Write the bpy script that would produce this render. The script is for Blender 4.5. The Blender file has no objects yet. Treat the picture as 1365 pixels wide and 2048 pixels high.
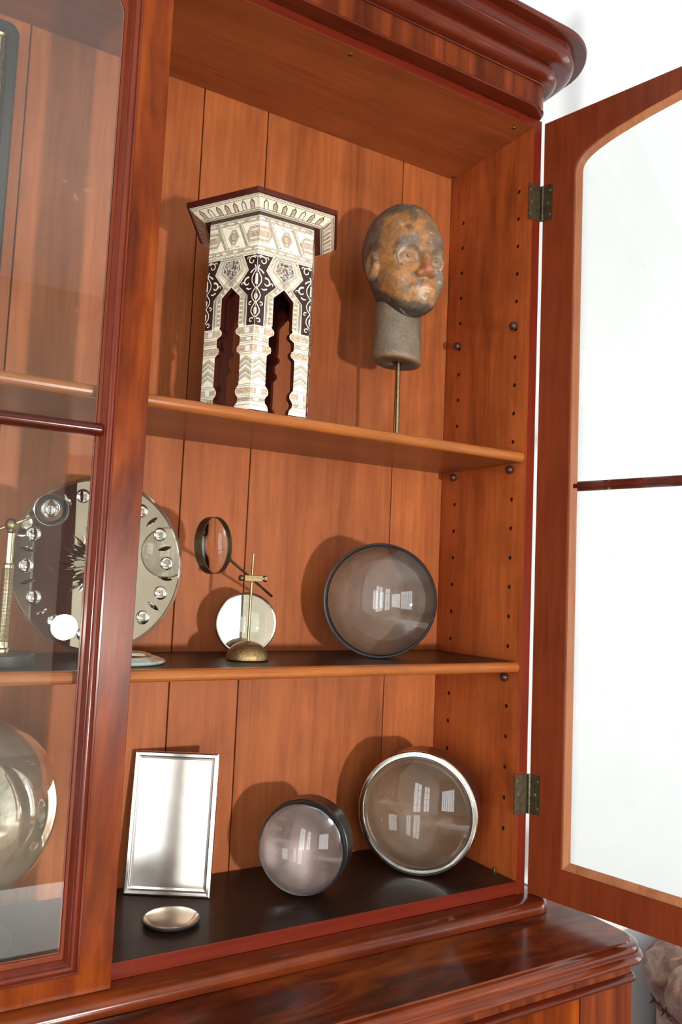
import bpy, bmesh, math, random
import numpy as np
from mathutils import Vector, Matrix

random.seed(7)
rng = np.random.default_rng(7)
SC = bpy.context.scene
COL = SC.collection
PI = math.pi

# ------------------------------------------------------------------ camera
cam_d = bpy.data.cameras.new('camera')
cam = bpy.data.objects.new('camera', cam_d)
COL.objects.link(cam)
CAM = Vector((-1.2471, -1.3143, 0.6193))
YAW, PITCH, ROLL, FPX = 0.53334, 0.08466, 0.04330, 1610.0
fw = Vector((math.sin(YAW), math.cos(YAW), 0))
rt = Vector((math.cos(YAW), -math.sin(YAW), 0))
up = Vector((0, 0, 1))
f2 = fw * math.cos(PITCH) + up * math.sin(PITCH)
u2 = up * math.cos(PITCH) - fw * math.sin(PITCH)
r3 = rt * math.cos(ROLL) + u2 * math.sin(ROLL)
u3 = u2 * math.cos(ROLL) - rt * math.sin(ROLL)
mw = Matrix.Identity(4)
for i in range(3):
    mw[i][0], mw[i][1], mw[i][2], mw[i][3] = r3[i], u3[i], -f2[i], CAM[i]
cam.matrix_world = mw
cam_d.sensor_fit = 'VERTICAL'
cam_d.sensor_height = 22.3
cam_d.lens = FPX / 2048 * 22.3
cam_d.clip_start = 0.01
SC.camera = cam

# ------------------------------------------------------------------ world and lights
wd = bpy.data.worlds.new('daylight')
SC.world = wd
wd.use_nodes = True
bg = wd.node_tree.nodes['Background']
bg.inputs[0].default_value = (0.86, 0.93, 1.0, 1)
bg.inputs[1].default_value = 1.6


def add_light(name, kind, loc, energy, color=(1, 1, 1), **kw):
    d = bpy.data.lights.new(name, kind)
    d.energy = energy
    d.color = color
    for k, v in kw.items():
        setattr(d, k, v)
    o = bpy.data.objects.new(name, d)
    COL.objects.link(o)
    o.location = loc
    return o


# round photo lamp standing in the room, right of the camera
add_light('photo_lamp', 'POINT', (-0.27, -3.28, 0.30), 360, (1.0, 0.965, 0.92), shadow_soft_size=0.068)
# daylight through the windows: (wall, from, to, sill, head)
WINDOWS = [('left', -3.95, -3.12, -0.55, 1.75), ('left', -2.86, -2.00, -0.55, 1.75), ('front', -3.3, -1.78, -0.55, 1.75), ('right', -1.75, -0.75, -0.35, 1.85)]
LWX, FWY, RWX = -3.6, -5.6, 2.9
for (side, c0, c1, z0, z1) in WINDOWS:
    loc = (LWX - 0.12, (c0 + c1) / 2, (z0 + z1) / 2) if side == 'left' else ((c0 + c1) / 2, FWY - 0.12, (z0 + z1) / 2)
    if side == 'right':
        loc = (RWX + 0.12, (c0 + c1) / 2, (z0 + z1) / 2)
    a = add_light('window_daylight', 'AREA', loc, (13.0 if side == 'right' else 28.0) * (c1 - c0) * (z1 - z0), (0.95, 0.98, 1.0), shape='RECTANGLE', size=c1 - c0, size_y=z1 - z0)
    a.rotation_euler = (PI / 2, 0, {'front': 0, 'left': -PI / 2, 'right': PI / 2}[side])

vs = SC.view_settings
vs.view_transform = 'Standard'
vs.look = 'None'
vs.gamma = 1
vs.exposure = 0.0
vs.use_curve_mapping = False
SC.cycles.use_denoising = True
SC.cycles.max_bounces = 14
SC.cycles.transmission_bounces = 12
SC.cycles.transparent_max_bounces = 16
SC.cycles.caustics_refractive = True
SC.cycles.sample_clamp_indirect = 6.0


# ------------------------------------------------------------------ helpers: objects
def empty(name, loc=(0, 0, 0), rot=(0, 0, 0)):
    o = bpy.data.objects.new(name, None)
    COL.objects.link(o)
    o.location = loc
    o.rotation_euler = rot
    o.empty_display_size = 0.05
    return o


def thing(name, label, cat, loc=(0, 0, 0), rot=(0, 0, 0), group=None):
    o = empty(name, loc, rot)
    tag(o, label, cat, group)
    return o


def tag(o, label=None, cat=None, group=None, kind=None):
    if label:
        o['label'] = label
    if cat:
        o['category'] = cat
    if group:
        o['group'] = group
    if kind:
        o['kind'] = kind
    return o


class MB:
    """collects geometry; build() links it as one mesh object"""

    def __init__(self):
        self.v, self.f, self.m, self.s = [], [], [], []

    def add(self, verts, faces, mat=0, smooth=False):
        b = len(self.v)
        self.v.extend([tuple(float(c) for c in p) for p in verts])
        for f in faces:
            self.f.append(tuple(b + i for i in f))
            self.m.append(mat)
            self.s.append(smooth)
        return self

    def box(self, a, b, mat=0, face_mats=None):
        x0, y0, z0 = a
        x1, y1, z1 = b
        vs_ = [(x0, y0, z0), (x1, y0, z0), (x1, y1, z0), (x0, y1, z0), (x0, y0, z1), (x1, y0, z1), (x1, y1, z1), (x0, y1, z1)]
        fs = [(0, 3, 2, 1), (4, 5, 6, 7), (0, 1, 5, 4), (1, 2, 6, 5), (2, 3, 7, 6), (3, 0, 4, 7)]
        names = ['-z', '+z', '-y', '+x', '+y', '-x']
        b0 = len(self.v)
        self.v.extend(vs_)
        for n, f in zip(names, fs):
            self.f.append(tuple(b0 + i for i in f))
            self.m.append((face_mats or {}).get(n, mat))
            self.s.append(False)
        return self

    def obox(self, c, ax, ay, az, hx, hy, hz, mat=0):
        c, ax, ay, az = Vector(c), Vector(ax).normalized(), Vector(ay).normalized(), Vector(az).normalized()
        pts = []
        for sz in (-1, 1):
            for sx, sy in ((-1, -1), (1, -1), (1, 1), (-1, 1)):
                pts.append(c + ax * hx * sx + ay * hy * sy + az * hz * sz)
        self.add(pts, [(0, 3, 2, 1), (4, 5, 6, 7), (0, 1, 5, 4), (1, 2, 6, 5), (2, 3, 7, 6), (3, 0, 4, 7)], mat)
        return self

    def lathe(self, prof, c=(0, 0, 0), axis=(0, 0, 1), seg=48, mat=0, smooth=True, mats=None):
        """prof: (r, h) along the axis"""
        c = Vector(c)
        w = Vector(axis).normalized()
        a = Vector((0, 0, 1)) if abs(w.z) < 0.9 else Vector((1, 0, 0))
        u = a.cross(w).normalized()
        v = w.cross(u)
        pts, idx = [], []
        for (r, h) in prof:
            if r < 1e-7:
                idx.append([len(pts)] * seg)
                pts.append(c + w * h)
            else:
                row = []
                for k in range(seg):
                    t = 2 * PI * k / seg
                    row.append(len(pts))
                    pts.append(c + w * h + u * (r * math.cos(t)) + v * (r * math.sin(t)))
                idx.append(row)
        b = len(self.v)
        self.v.extend([tuple(p) for p in pts])
        for i in range(len(prof) - 1):
            A, B = idx[i], idx[i + 1]
            for k in range(seg):
                k2 = (k + 1) % seg
                q = []
                for j in (A[k], A[k2], B[k2], B[k]):
                    if b + j not in q:
                        q.append(b + j)
                if len(q) >= 3:
                    self.f.append(tuple(q))
                    self.m.append(mats[i] if mats else mat)
                    self.s.append(smooth)
        return self

    def tube(self, path, r, seg=12, mat=0, caps=True, smooth=True):
        path = [Vector(p) for p in path]
        rs = r if isinstance(r, (list, tuple)) else [r] * len(path)
        n = len(path)
        t0 = (path[1] - path[0]).normalized()
        a = Vector((0, 0, 1)) if abs(t0.z) < 0.9 else Vector((1, 0, 0))
        u = a.cross(t0).normalized()
        rows = []
        b = len(self.v)
        for i, p in enumerate(path):
            t = (path[min(i + 1, n - 1)] - path[max(i - 1, 0)]).normalized()
            u = (u - t * u.dot(t)).normalized()
            v = t.cross(u)
            row = []
            for k in range(seg):
                ang = 2 * PI * k / seg
                row.append(len(self.v))
                self.v.append(tuple(p + (u * math.cos(ang) + v * math.sin(ang)) * rs[i]))
            rows.append(row)
        for i in range(n - 1):
            for k in range(seg):
                k2 = (k + 1) % seg
                self.f.append((rows[i][k], rows[i][k2], rows[i + 1][k2], rows[i + 1][k]))
                self.m.append(mat)
                self.s.append(smooth)
        if caps:
            self.f.append(tuple(reversed(rows[0])))
            self.f.append(tuple(rows[-1]))
            self.m += [mat, mat]
            self.s += [False, False]
        return self

    def prism(self, poly, fn, h0, h1, mat=0, side_mat=None):
        """poly: 2-D points, fn(a, b, h) -> world point; solid between h0 and h1"""
        n = len(poly)
        b = len(self.v)
        self.v.extend([tuple(fn(p[0], p[1], h0)) for p in poly])
        self.v.extend([tuple(fn(p[0], p[1], h1)) for p in poly])
        self.f.append(tuple(b + i for i in reversed(range(n))))
        self.f.append(tuple(b + n + i for i in range(n)))
        self.m += [mat, mat]
        self.s += [False, False]
        sm = mat if side_mat is None else side_mat
        for i in range(n):
            j = (i + 1) % n
            self.f.append((b + i, b + j, b + n + j, b + n + i))
            self.m.append(sm)
            self.s.append(False)
        return self

    def build(self, name, mats, parent=None, bevel=0, recalc=True, seg=2, label=None):
        me = bpy.data.meshes.new(name)
        me.from_pydata(self.v, [], self.f)
        mats = mats if isinstance(mats, (list, tuple)) else [mats]
        for m in mats:
            me.materials.append(m)
        me.polygons.foreach_set('material_index', self.m)
        me.polygons.foreach_set('use_smooth', self.s)
        if recalc:
            bm = bmesh.new()
            bm.from_mesh(me)
            bmesh.ops.recalc_face_normals(bm, faces=bm.faces)
            if any(self.s):
                for e in bm.edges:          # keep crisp arrises on turned work
                    if len(e.link_faces) == 2:
                        e.smooth = e.calc_face_angle(0.0) < 0.62
            bm.to_mesh(me)
            bm.free()
        me.update()
        o = bpy.data.objects.new(name, me)
        COL.objects.link(o)
        if parent is not None:
            o.parent = parent
        if bevel:
            md = o.modifiers.new('bevel', 'BEVEL')
            md.width = bevel
            md.segments = seg
            md.limit_method = 'ANGLE'
            md.angle_limit = 0.7
            md.harden_normals = False
        if label:
            o['label'] = label
        return o


# ------------------------------------------------------------------ helpers: materials
def new_mat(name):
    m = bpy.data.materials.new(name)
    m.use_nodes = True
    nt = m.node_tree
    nt.nodes.clear()
    out = nt.nodes.new('ShaderNodeOutputMaterial')
    return m, nt, out


def N(nt, t, **kw):
    n = nt.nodes.new(t)
    for k, v in kw.items():
        if k in n.inputs.keys() if hasattr(n.inputs, 'keys') else False:
            n.inputs[k].default_value = v
        else:
            setattr(n, k, v)
    return n


def L(nt, a, b):
    nt.links.new(a, b)


def ramp(nt, fac, stops):
    r = nt.nodes.new('ShaderNodeValToRGB')
    while len(r.color_ramp.elements) < len(stops):
        r.color_ramp.elements.new(0.5)
    for e, (p, c) in zip(r.color_ramp.elements, stops):
        e.position = p
        e.color = (c[0], c[1], c[2], 1)
    L(nt, fac, r.inputs[0])
    return r


def mixrgb(nt, mode, fac, a, b):
    m = nt.nodes.new('ShaderNodeMix')
    m.data_type = 'RGBA'
    m.blend_type = mode
    for sock, v in ((m.inputs[0], fac), (m.inputs[6], a), (m.inputs[7], b)):
        if hasattr(v, 'is_linked') or hasattr(v, 'links'):
            L(nt, v, sock)
        elif isinstance(v, (int, float)):
            sock.default_value = v
        else:
            sock.default_value = (v[0], v[1], v[2], 1)
    return m.outputs[2]


def principled(nt, out, color=None, rough=0.5, metal=0.0, **kw):
    p = nt.nodes.new('ShaderNodeBsdfPrincipled')
    if color is not None:
        if hasattr(color, 'links'):
            L(nt, color, p.inputs['Base Color'])
        else:
            p.inputs['Base Color'].default_value = (color[0], color[1], color[2], 1)
    if hasattr(rough, 'links'):
        L(nt, rough, p.inputs['Roughness'])
    else:
        p.inputs['Roughness'].default_value = rough
    p.inputs['Metallic'].default_value = metal
    for k, v in kw.items():
        p.inputs[k.replace('_', ' ')].default_value = v
    L(nt, p.outputs[0], out.inputs[0])
    return p


def coords(nt, scale, rot=(0, 0, 0), random_off=True):
    tc = nt.nodes.new('ShaderNodeTexCoord')
    mp = nt.nodes.new('ShaderNodeMapping')
    mp.inputs['Scale'].default_value = scale
    mp.inputs['Rotation'].default_value = rot
    L(nt, tc.outputs['Object'], mp.inputs['Vector'])
    if random_off:
        oi = nt.nodes.new('ShaderNodeObjectInfo')
        ml = nt.nodes.new('ShaderNodeMath')
        ml.operation = 'MULTIPLY'
        ml.inputs[1].default_value = 37.0
        L(nt, oi.outputs['Random'], ml.inputs[0])
        cb = nt.nodes.new('ShaderNodeCombineXYZ')
        for i in range(3):
            L(nt, ml.outputs[0], cb.inputs[i])
        L(nt, cb.outputs[0], mp.inputs['Location'])
    return mp.outputs[0], tc


def noise(nt, vec, scale, detail=5, rough=0.55, dist=0.0):
    n = nt.nodes.new('ShaderNodeTexNoise')
    n.inputs['Scale'].default_value = scale
    n.inputs['Detail'].default_value = detail
    n.inputs['Roughness'].default_value = rough
    n.inputs['Distortion'].default_value = dist
    L(nt, vec, n.inputs['Vector'])
    return n.outputs['Fac']


AX = {'X': (0.06, 1, 1), 'Y': (1, 0.06, 1), 'Z': (1, 1, 0.06)}


def wood(name, light, mid, dark, axis='Z', rough=0.3, coat=0.3, vary=0.14, figure=7.0, spots=0.0, bump=0.04, band=None, spec=0.25, blot=1.0):
    m, nt, out = new_mat(name)
    s = AX[axis]
    v, tc = coords(nt, s)
    vb, _ = coords(nt, tuple(0.06 * blot if c < 0.5 else c for c in s))
    big = noise(nt, vb, figure, 4, 0.6, 0.8)
    fine = noise(nt, v, 95, 5, 0.7, 0.0)
    col = ramp(nt, big, [(0.30, dark), (0.5, mid), (0.72, light)]).outputs[0]
    gr = ramp(nt, fine, [(0.30, (0.66, 0.60, 0.58)), (0.62, (1.06, 1.06, 1.06))]).outputs[0]
    col = mixrgb(nt, 'MULTIPLY', 0.65, col, gr)
    if band:      # crossbanded veneer: leaves of different tone side by side
        bv, _ = coords(nt, band, random_off=False)
        bn = noise(nt, bv, 1.0, 1, 0.5, 0)
        bc = ramp(nt, bn, [(0.36, (0.50, 0.42, 0.40)), (0.5, (0.95, 0.9, 0.9)), (0.62, (1.25, 1.2, 1.15))]).outputs[0]
        col = mixrgb(nt, 'MULTIPLY', 0.8, col, bc)
    oi = nt.nodes.new('ShaderNodeObjectInfo')
    mr = nt.nodes.new('ShaderNodeMapRange')
    mr.inputs['To Min'].default_value = 1 - vary
    mr.inputs['To Max'].default_value = 1 + vary
    L(nt, oi.outputs['Random'], mr.inputs['Value'])
    hv = nt.nodes.new('ShaderNodeHueSaturation')
    L(nt, col, hv.inputs['Color'])
    L(nt, mr.outputs[0], hv.inputs['Value'])
    col = hv.outputs[0]
    if spots:
        sv, _ = coords(nt, (1, 1, 0.7))
        sp = noise(nt, sv, 9, 3, 0.6, 0.4)
        sc_ = ramp(nt, sp, [(0.25, (1 - spots,) * 3), (0.55, (1, 1, 1))]).outputs[0]
        col = mixrgb(nt, 'MULTIPLY', 1.0, col, sc_)
    rv = nt.nodes.new('ShaderNodeMapRange')
    rv.inputs['To Min'].default_value = rough * 0.8
    rv.inputs['To Max'].default_value = rough * 1.25
    L(nt, fine, rv.inputs['Value'])
    p = principled(nt, out, col, rv.outputs[0], Coat_Weight=coat, Coat_Roughness=0.12 if coat < 0.3 else 0.07)
    p.inputs['Specular IOR Level'].default_value = spec
    b = nt.nodes.new('ShaderNodeBump')
    b.inputs['Strength'].default_value = bump
    b.inputs['Distance'].default_value = 0.002
    L(nt, fine, b.inputs['Height'])
    L(nt, b.outputs[0], p.inputs['Normal'])
    return m


def plain(name, color, rough=0.5, metal=0.0, var=0.0, vscale=30, bump=0.0, **kw):
    m, nt, out = new_mat(name)
    v, _ = coords(nt, (1, 1, 1))
    n = noise(nt, v, vscale, 6, 0.6)
    c = tuple(color)
    lo = tuple(x * (1 - var) for x in c)
    hi = tuple(min(1, x * (1 + var)) for x in c)
    col = ramp(nt, n, [(0.3, lo), (0.7, hi)]).outputs[0]
    p = principled(nt, out, col, rough, metal, **kw)
    if bump:
        b = nt.nodes.new('ShaderNodeBump')
        b.inputs['Strength'].default_value = bump
        b.inputs['Distance'].default_value = 0.003
        L(nt, n, b.inputs['Height'])
        L(nt, b.outputs[0], p.inputs['Normal'])
    return m


def glass(name, color=(1, 1, 1), ior=1.5, rough=0.0):
    m, nt, out = new_mat(name)
    p = principled(nt, out, color, rough)
    p.inputs['Transmission Weight'].default_value = 1.0
    p.inputs['IOR'].default_value = ior
    return m


def pane_glass(name, dust=0.012, tint=(0.97, 0.985, 0.98)):
    m, nt, out = new_mat(name)
    tr = nt.nodes.new('ShaderNodeBsdfTransparent')
    tr.inputs[0].default_value = (*tint, 1)
    gl = nt.nodes.new('ShaderNodeBsdfGlossy')
    gl.inputs['Roughness'].default_value = 0.0
    gl.inputs['Color'].default_value = (1, 1, 1, 1)
    lw = nt.nodes.new('ShaderNodeLayerWeight')
    pw = nt.nodes.new('ShaderNodeMath')
    pw.operation = 'POWER'
    pw.inputs[1].default_value = 5
    L(nt, lw.outputs['Facing'], pw.inputs[0])
    ma = nt.nodes.new('ShaderNodeMath')
    ma.operation = 'MULTIPLY_ADD'
    ma.inputs[1].default_value = 0.96
    ma.inputs[2].default_value = 0.04
    L(nt, pw.outputs[0], ma.inputs[0])
    mx = nt.nodes.new('ShaderNodeMixShader')
    L(nt, ma.outputs[0], mx.inputs[0])
    L(nt, tr.outputs[0], mx.inputs[1])
    L(nt, gl.outputs[0], mx.inputs[2])
    # old glass: a film of dust with finger smudges
    df = nt.nodes.new('ShaderNodeBsdfDiffuse')
    df.inputs[0].default_value = (0.8, 0.78, 0.8, 1)
    v, _ = coords(nt, (1, 1, 1), random_off=False)
    n1 = noise(nt, v, 7, 4, 0.6)
    n2 = noise(nt, v, 26, 3, 0.5, 0.5)
    r2 = ramp(nt, n2, [(0.70, (0, 0, 0)), (0.80, (0.10, 0.10, 0.10))]).outputs[0]
    mr = nt.nodes.new('ShaderNodeMapRange')
    mr.inputs['From Min'].default_value = 0.3
    mr.inputs['From Max'].default_value = 0.7
    mr.inputs['To Min'].default_value = dust * 0.4
    mr.inputs['To Max'].default_value = dust * 1.6
    L(nt, n1, mr.inputs['Value'])
    ad = nt.nodes.new('ShaderNodeMath')
    ad.operation = 'ADD'
    L(nt, mr.outputs[0], ad.inputs[0])
    L(nt, r2, ad.inputs[1])
    m2 = nt.nodes.new('ShaderNodeMixShader')
    L(nt, ad.outputs[0], m2.inputs[0])
    L(nt, mx.outputs[0], m2.inputs[1])
    L(nt, df.outputs[0], m2.inputs[2])
    L(nt, m2.outputs[0], out.inputs[0])
    return m


M = {}
M['back'] = wood('back_wood', (0.43, 0.125, 0.036), (0.36, 0.097, 0.026), (0.26, 0.064, 0.016), 'Z', 0.5, 0.04, 0.07, 8, 0.2, blot=1.6)
M['side'] = wood('side_wood', (0.52, 0.125, 0.030), (0.41, 0.088, 0.020), (0.24, 0.046, 0.010), 'Z', 0.42, 0.05, 0.05, 8, 0.3, blot=2.5)
M['ceil'] = wood('soffit_wood', (0.33, 0.086, 0.023), (0.27, 0.067, 0.017), (0.19, 0.044, 0.011), 'X', 0.5, 0.05, 0.03, 6, 0.14)
M['stile'] = wood('stile_wood', (0.30, 0.064, 0.006), (0.165, 0.027, 0.003), (0.050, 0.007, 0.002), 'Z', 0.31, 0.02, 0.03, 11, 0.35, spec=0.15, blot=3.2)
M['inner'] = wood('door_back_wood', (0.195, 0.034, 0.008), (0.16, 0.026, 0.0065), (0.11, 0.017, 0.005), 'Z', 0.4, 0.06, 0.03, 5, 0.18, spec=0.2)
M['red'] = wood('red_wood', (0.17, 0.018, 0.004), (0.14, 0.013, 0.0035), (0.11, 0.010, 0.003), 'X', 0.36, 0.06, 0.03, 6, spec=0.2)
M['redz'] = wood('red_edge_wood', (0.15, 0.016, 0.004), (0.125, 0.012, 0.0035), (0.10, 0.009, 0.003), 'Z', 0.36, 0.06, 0.03, 6, spec=0.2)
M['bead'] = wood('bead_wood', (0.42, 0.17, 0.075), (0.36, 0.14, 0.06), (0.28, 0.10, 0.045), 'Z', 0.45, 0.05, 0.05, 8)
M['mould'] = wood('moulding_wood', (0.135, 0.019, 0.005), (0.088, 0.011, 0.004), (0.046, 0.006, 0.0025), 'X', 0.2, 0.38, 0.03, 9, 0.3)
M['roll'] = wood('polished_roll_wood', (0.24, 0.052, 0.009), (0.15, 0.026, 0.006), (0.07, 0.010, 0.003), 'X', 0.16, 0.6, 0.0, 9, 0.3, blot=2.0)
M['mouldz'] = wood('moulding_wood_upright', (0.17, 0.026, 0.008), (0.12, 0.017, 0.006), (0.07, 0.010, 0.005), 'Z', 0.22, 0.25, 0.03, 9, 0.2)
M['fascia'] = wood('crossband_wood', (0.20, 0.042, 0.011), (0.14, 0.027, 0.007), (0.08, 0.014, 0.005), 'Z', 0.32, 0.12, 0.03, 14, band=(34, 0.4, 0.4))
M['nose'] = wood('shelf_edge_wood', (0.44, 0.150, 0.034), (0.36, 0.112, 0.024), (0.26, 0.072, 0.015), 'X', 0.26, 0.35, 0.03, 6, 0.15)
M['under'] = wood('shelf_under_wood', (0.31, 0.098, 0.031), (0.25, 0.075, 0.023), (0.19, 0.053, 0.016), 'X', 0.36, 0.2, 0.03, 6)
M['dark'] = wood('dark_shelf_top', (0.044, 0.020, 0.013), (0.032, 0.014, 0.009), (0.020, 0.009, 0.006), 'X', 0.40, 0.10, 0.03, 5, spec=0.2)
M['top'] = wood('flame_mahogany', (0.27, 0.060, 0.009), (0.11, 0.018, 0.005), (0.022, 0.004, 0.002), 'X', 0.24, 0.10, 0.0, 15, 0.4, spec=0.16, blot=4.0)
M['peg'] = plain('turned_peg', (0.045, 0.012, 0.008), 0.36, 0, 0.2, 60)
M['hole'] = plain('drilled_hole', (0.05, 0.012, 0.005), 0.7)
M['brass_old'] = plain('tarnished_brass', (0.11, 0.088, 0.055), 0.42, 0.9, 0.35, 90, 0.1)
M['screw'] = plain('screw_brass', (0.17, 0.125, 0.075), 0.45, 1.0, 0.2)
M['brass'] = plain('polished_brass', (0.72, 0.58, 0.34), 0.22, 1.0, 0.12, 40)
M['brass_dull'] = plain('aged_brass', (0.26, 0.19, 0.10), 0.36, 1.0, 0.3, 120, 0.08)
M['bronze'] = plain('bronze_dome', (0.33, 0.22, 0.10), 0.36, 0.95, 0.45, 260, 0.35)
M['steel'] = plain('polished_steel', (0.72, 0.70, 0.66), 0.14, 1.0, 0.06, 30)
M['silver'] = plain('silvered_metal', (0.90, 0.80, 0.72), 0.22, 1.0, 0.10, 16)
M['silver_edge'] = plain('silver_rim', (0.82, 0.78, 0.74), 0.22, 1.0, 0.06, 30)
M['brown_metal'] = plain('bronzed_steel', (0.17, 0.105, 0.085), 0.28, 0.9, 0.18, 60)
M['black'] = plain('black_lacquer', (0.012, 0.012, 0.015), 0.28, 0, 0.2, 40)
M['black_dull'] = plain('black_base', (0.018, 0.020, 0.026), 0.5, 0, 0.3, 40)
M['mirror'] = plain('old_mirror', (0.78, 0.79, 0.72), 0.03, 1.0, 0.10, 14)
M['facet'] = plain('cut_facets', (0.80, 0.82, 0.78), 0.05, 1.0, 0.05, 30)
M['edge_glass'] = glass('green_edge_glass', (0.80, 0.93, 0.87))
M['lens'] = glass('lens_glass', (0.97, 0.985, 0.975))
M['lens_green'] = glass('heavy_lens_glass', (0.88, 0.905, 0.875))
M['lens_smoke'] = glass('smoked_dome_glass', (0.80, 0.79, 0.78))
M['pane'] = pane_glass('pane_glass', 0.005)
M['pane_clear'] = pane_glass('pane_glass_clean', 0.004)
M['wall'] = plain('white_plaster', (0.74, 0.78, 0.81), 0.8, 0, 0.015, 3)
M['ceiling'] = plain('ceiling_paint', (0.56, 0.55, 0.53), 0.8, 0, 0.02, 3)
M['floor'] = wood('floor_boards', (0.22, 0.13, 0.07), (0.17, 0.10, 0.05), (0.11, 0.06, 0.03), 'Y', 0.35, 0.2, 0.05, 4)
M['rug'] = plain('reflected_rug', (0.62, 0.62, 0.60), 0.9, 0, 0.1, 60)
M['frame_white'] = plain('window_paint', (0.75, 0.75, 0.73), 0.4, 0, 0.03, 10)
M['door_dark'] = wood('added_door_wood', (0.05, 0.028, 0.018), (0.035, 0.02, 0.013), (0.022, 0.012, 0.008), 'Z', 0.4, 0.2, 0, 5)
M['curtain'] = plain('beige_wall_paint', (0.36, 0.31, 0.25), 0.9, 0, 0.12, 2)


# ------------------------------------------------------------------ the room
FZ = -0.88
CZ = 2.95
WY = 0.345          # wall behind the bookcase
FY = FWY          # front wall, behind the camera
XL, XR = LWX, RWX


def struct(mb, name, mat):
    o = mb.build(name, mat)
    o['kind'] = 'structure'
    return o


struct(MB().box((XL, WY, FZ), (XR, WY + 0.12, CZ)), 'wall_back', M['wall'])
struct(MB().box((XL - 0.12, FY - 0.12, FZ - 0.1), (XR + 0.12, WY + 0.12, FZ)), 'floor', M['floor'])
struct(MB().box((XL - 0.12, FY - 0.12, CZ), (XR + 0.12, WY + 0.12, CZ + 0.1)), 'ceiling', M['ceiling'])


def window_wall(side, lo, hi):
    """wall with openings, and the glazed sashes in them"""
    ws = [w for w in WINDOWS if w[0] == side]

    def bx(mb, a0, a1, d0, d1, z0, z1):
        if side == 'left':
            mb.box((XL - d1, a0, z0), (XL - d0, a1, z1))
        elif side == 'right':
            mb.box((XR + d0, a0, z0), (XR + d1, a1, z1))
        else:
            mb.box((a0, FY - d1, z0), (a1, FY - d0, z1))
    mb = MB()
    cs = [lo] + [c for w in ws for c in (w[1], w[2])] + [hi]
    for i in range(0, len(cs), 2):
        bx(mb, cs[i], cs[i + 1], 0, 0.1, FZ, CZ)
    for (_, c0, c1, z0, z1) in ws:
        bx(mb, c0, c1, 0, 0.1, FZ, z0)
        bx(mb, c0, c1, 0, 0.1, z1, CZ)
    struct(mb, 'wall_' + side, M['curtain'] if side == 'front' else M['wall'])
    for w_ in ws:
        (_, c0, c1, z0, z1) = w_
        t = 0.05
        mb = MB()
        bx(mb, c0, c0 + t, 0.03, 0.08, z0, z1)
        bx(mb, c1 - t, c1, 0.03, 0.08, z0, z1)
        bx(mb, c0 + t, c1 - t, 0.03, 0.08, z0, z0 + t)
        bx(mb, c0 + t, c1 - t, 0.03, 0.08, z1 - t, z1)
        for k in (1, 2, 3):
            zz = z0 + (z1 - z0) * k / 4
            bx(mb, c0 + t, c1 - t, 0.04, 0.07, zz - 0.013, zz + 0.013)
        n_ = 6 if side == 'front' else 2
        for k in range(1, n_):
            cc = c0 + (c1 - c0) * k / n_
            bx(mb, cc - 0.015, cc + 0.015, 0.042, 0.068, z0 + t, z1 - t)
        o = struct(mb, 'window_%d' % (WINDOWS.index(w_) + 1), M['frame_white'])
        g = MB()
        bx(g, c0 + t, c1 - t, 0.054, 0.057, z0 + t, z1 - t)
        g.build('window_pane', M['pane_clear'], o)


window_wall('left', FY - 0.12, WY + 0.12)
window_wall('right', FY - 0.12, WY + 0.12)
window_wall('front', XL - 0.12, XR + 0.12)
struct(MB().box((0.15, FY + 0.001, FZ + 0.001), (0.52, FY + 0.05, 1.55)), 'added_dark_door', M['door_dark'])  # unseen door, added as a dark band for the disc to reflect
rug = MB().box((-1.9, -2.78, FZ + 0.0005), (1.2, -2.08, FZ + 0.012)).build('rug', M['rug'], None, 0.004)  # unseen, added so its reflection greys the bottom of the shut pane
tag(rug, 'pale runner rug on the unseen floor, added for its grey reflection in the glass', 'rug')
struct(MB().box((0.2, WY - 0.018, FZ + 0.001), (XR - 0.01, WY - 0.001, FZ + 0.14)), 'baseboard_back', M['frame_white'])

# ------------------------------------------------------------------ upper bookcase
D = 0.30
XLI = -1.7255         # inner face of the left side panel
XLO, XRO = -1.7485, 0.023
ZC = 1.675
bc = thing('bookcase', 'tall mahogany bookcase with a deep moulded cornice, one glazed door shut and one open', 'bookcase', (0, 0, -0.05))
BOFF = Vector((0, 0, 0.05))


def bpart(mb, name, mat, bevel=0, parent=None, label=None, seg=2):
    o = mb.build(name, mat, parent or bc, bevel, seg=seg, label=label)
    if parent is None:
        o.location = BOFF
    return o


# back boards, each a plank
joints = [XLI, -1.50, -1.275, -1.045, -0.6845, -0.5310, -0.1540, 0.0]
for a, b in zip(joints[:-1], joints[1:]):
    bpart(MB().box((a + 0.0011, D, -0.02), (b - 0.0011, D + 0.014, ZC + 0.012)), 'back_board', M['back'], 0.0015)
bpart(MB().box((XLO, D + 0.0145, -0.03), (XRO, D + 0.026, ZC + 0.02)), 'backing_panel', M['hole'])

# side panel with two columns of drilled peg holes
HP = 0.0655
peg_k = {('f', 1), ('f', 8), ('f', 13), ('b', 1), ('b', 8), ('b', 13)}
hole_z = [0.359 + HP * k for k in range(-4, 19)]
pegs_at = [(0.045, 1.2165), (0.248, 1.2165), (0.045, 0.8845), (0.248, 0.8845), (0.045, 0.4225), (0.248, 0.4225)]


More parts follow.
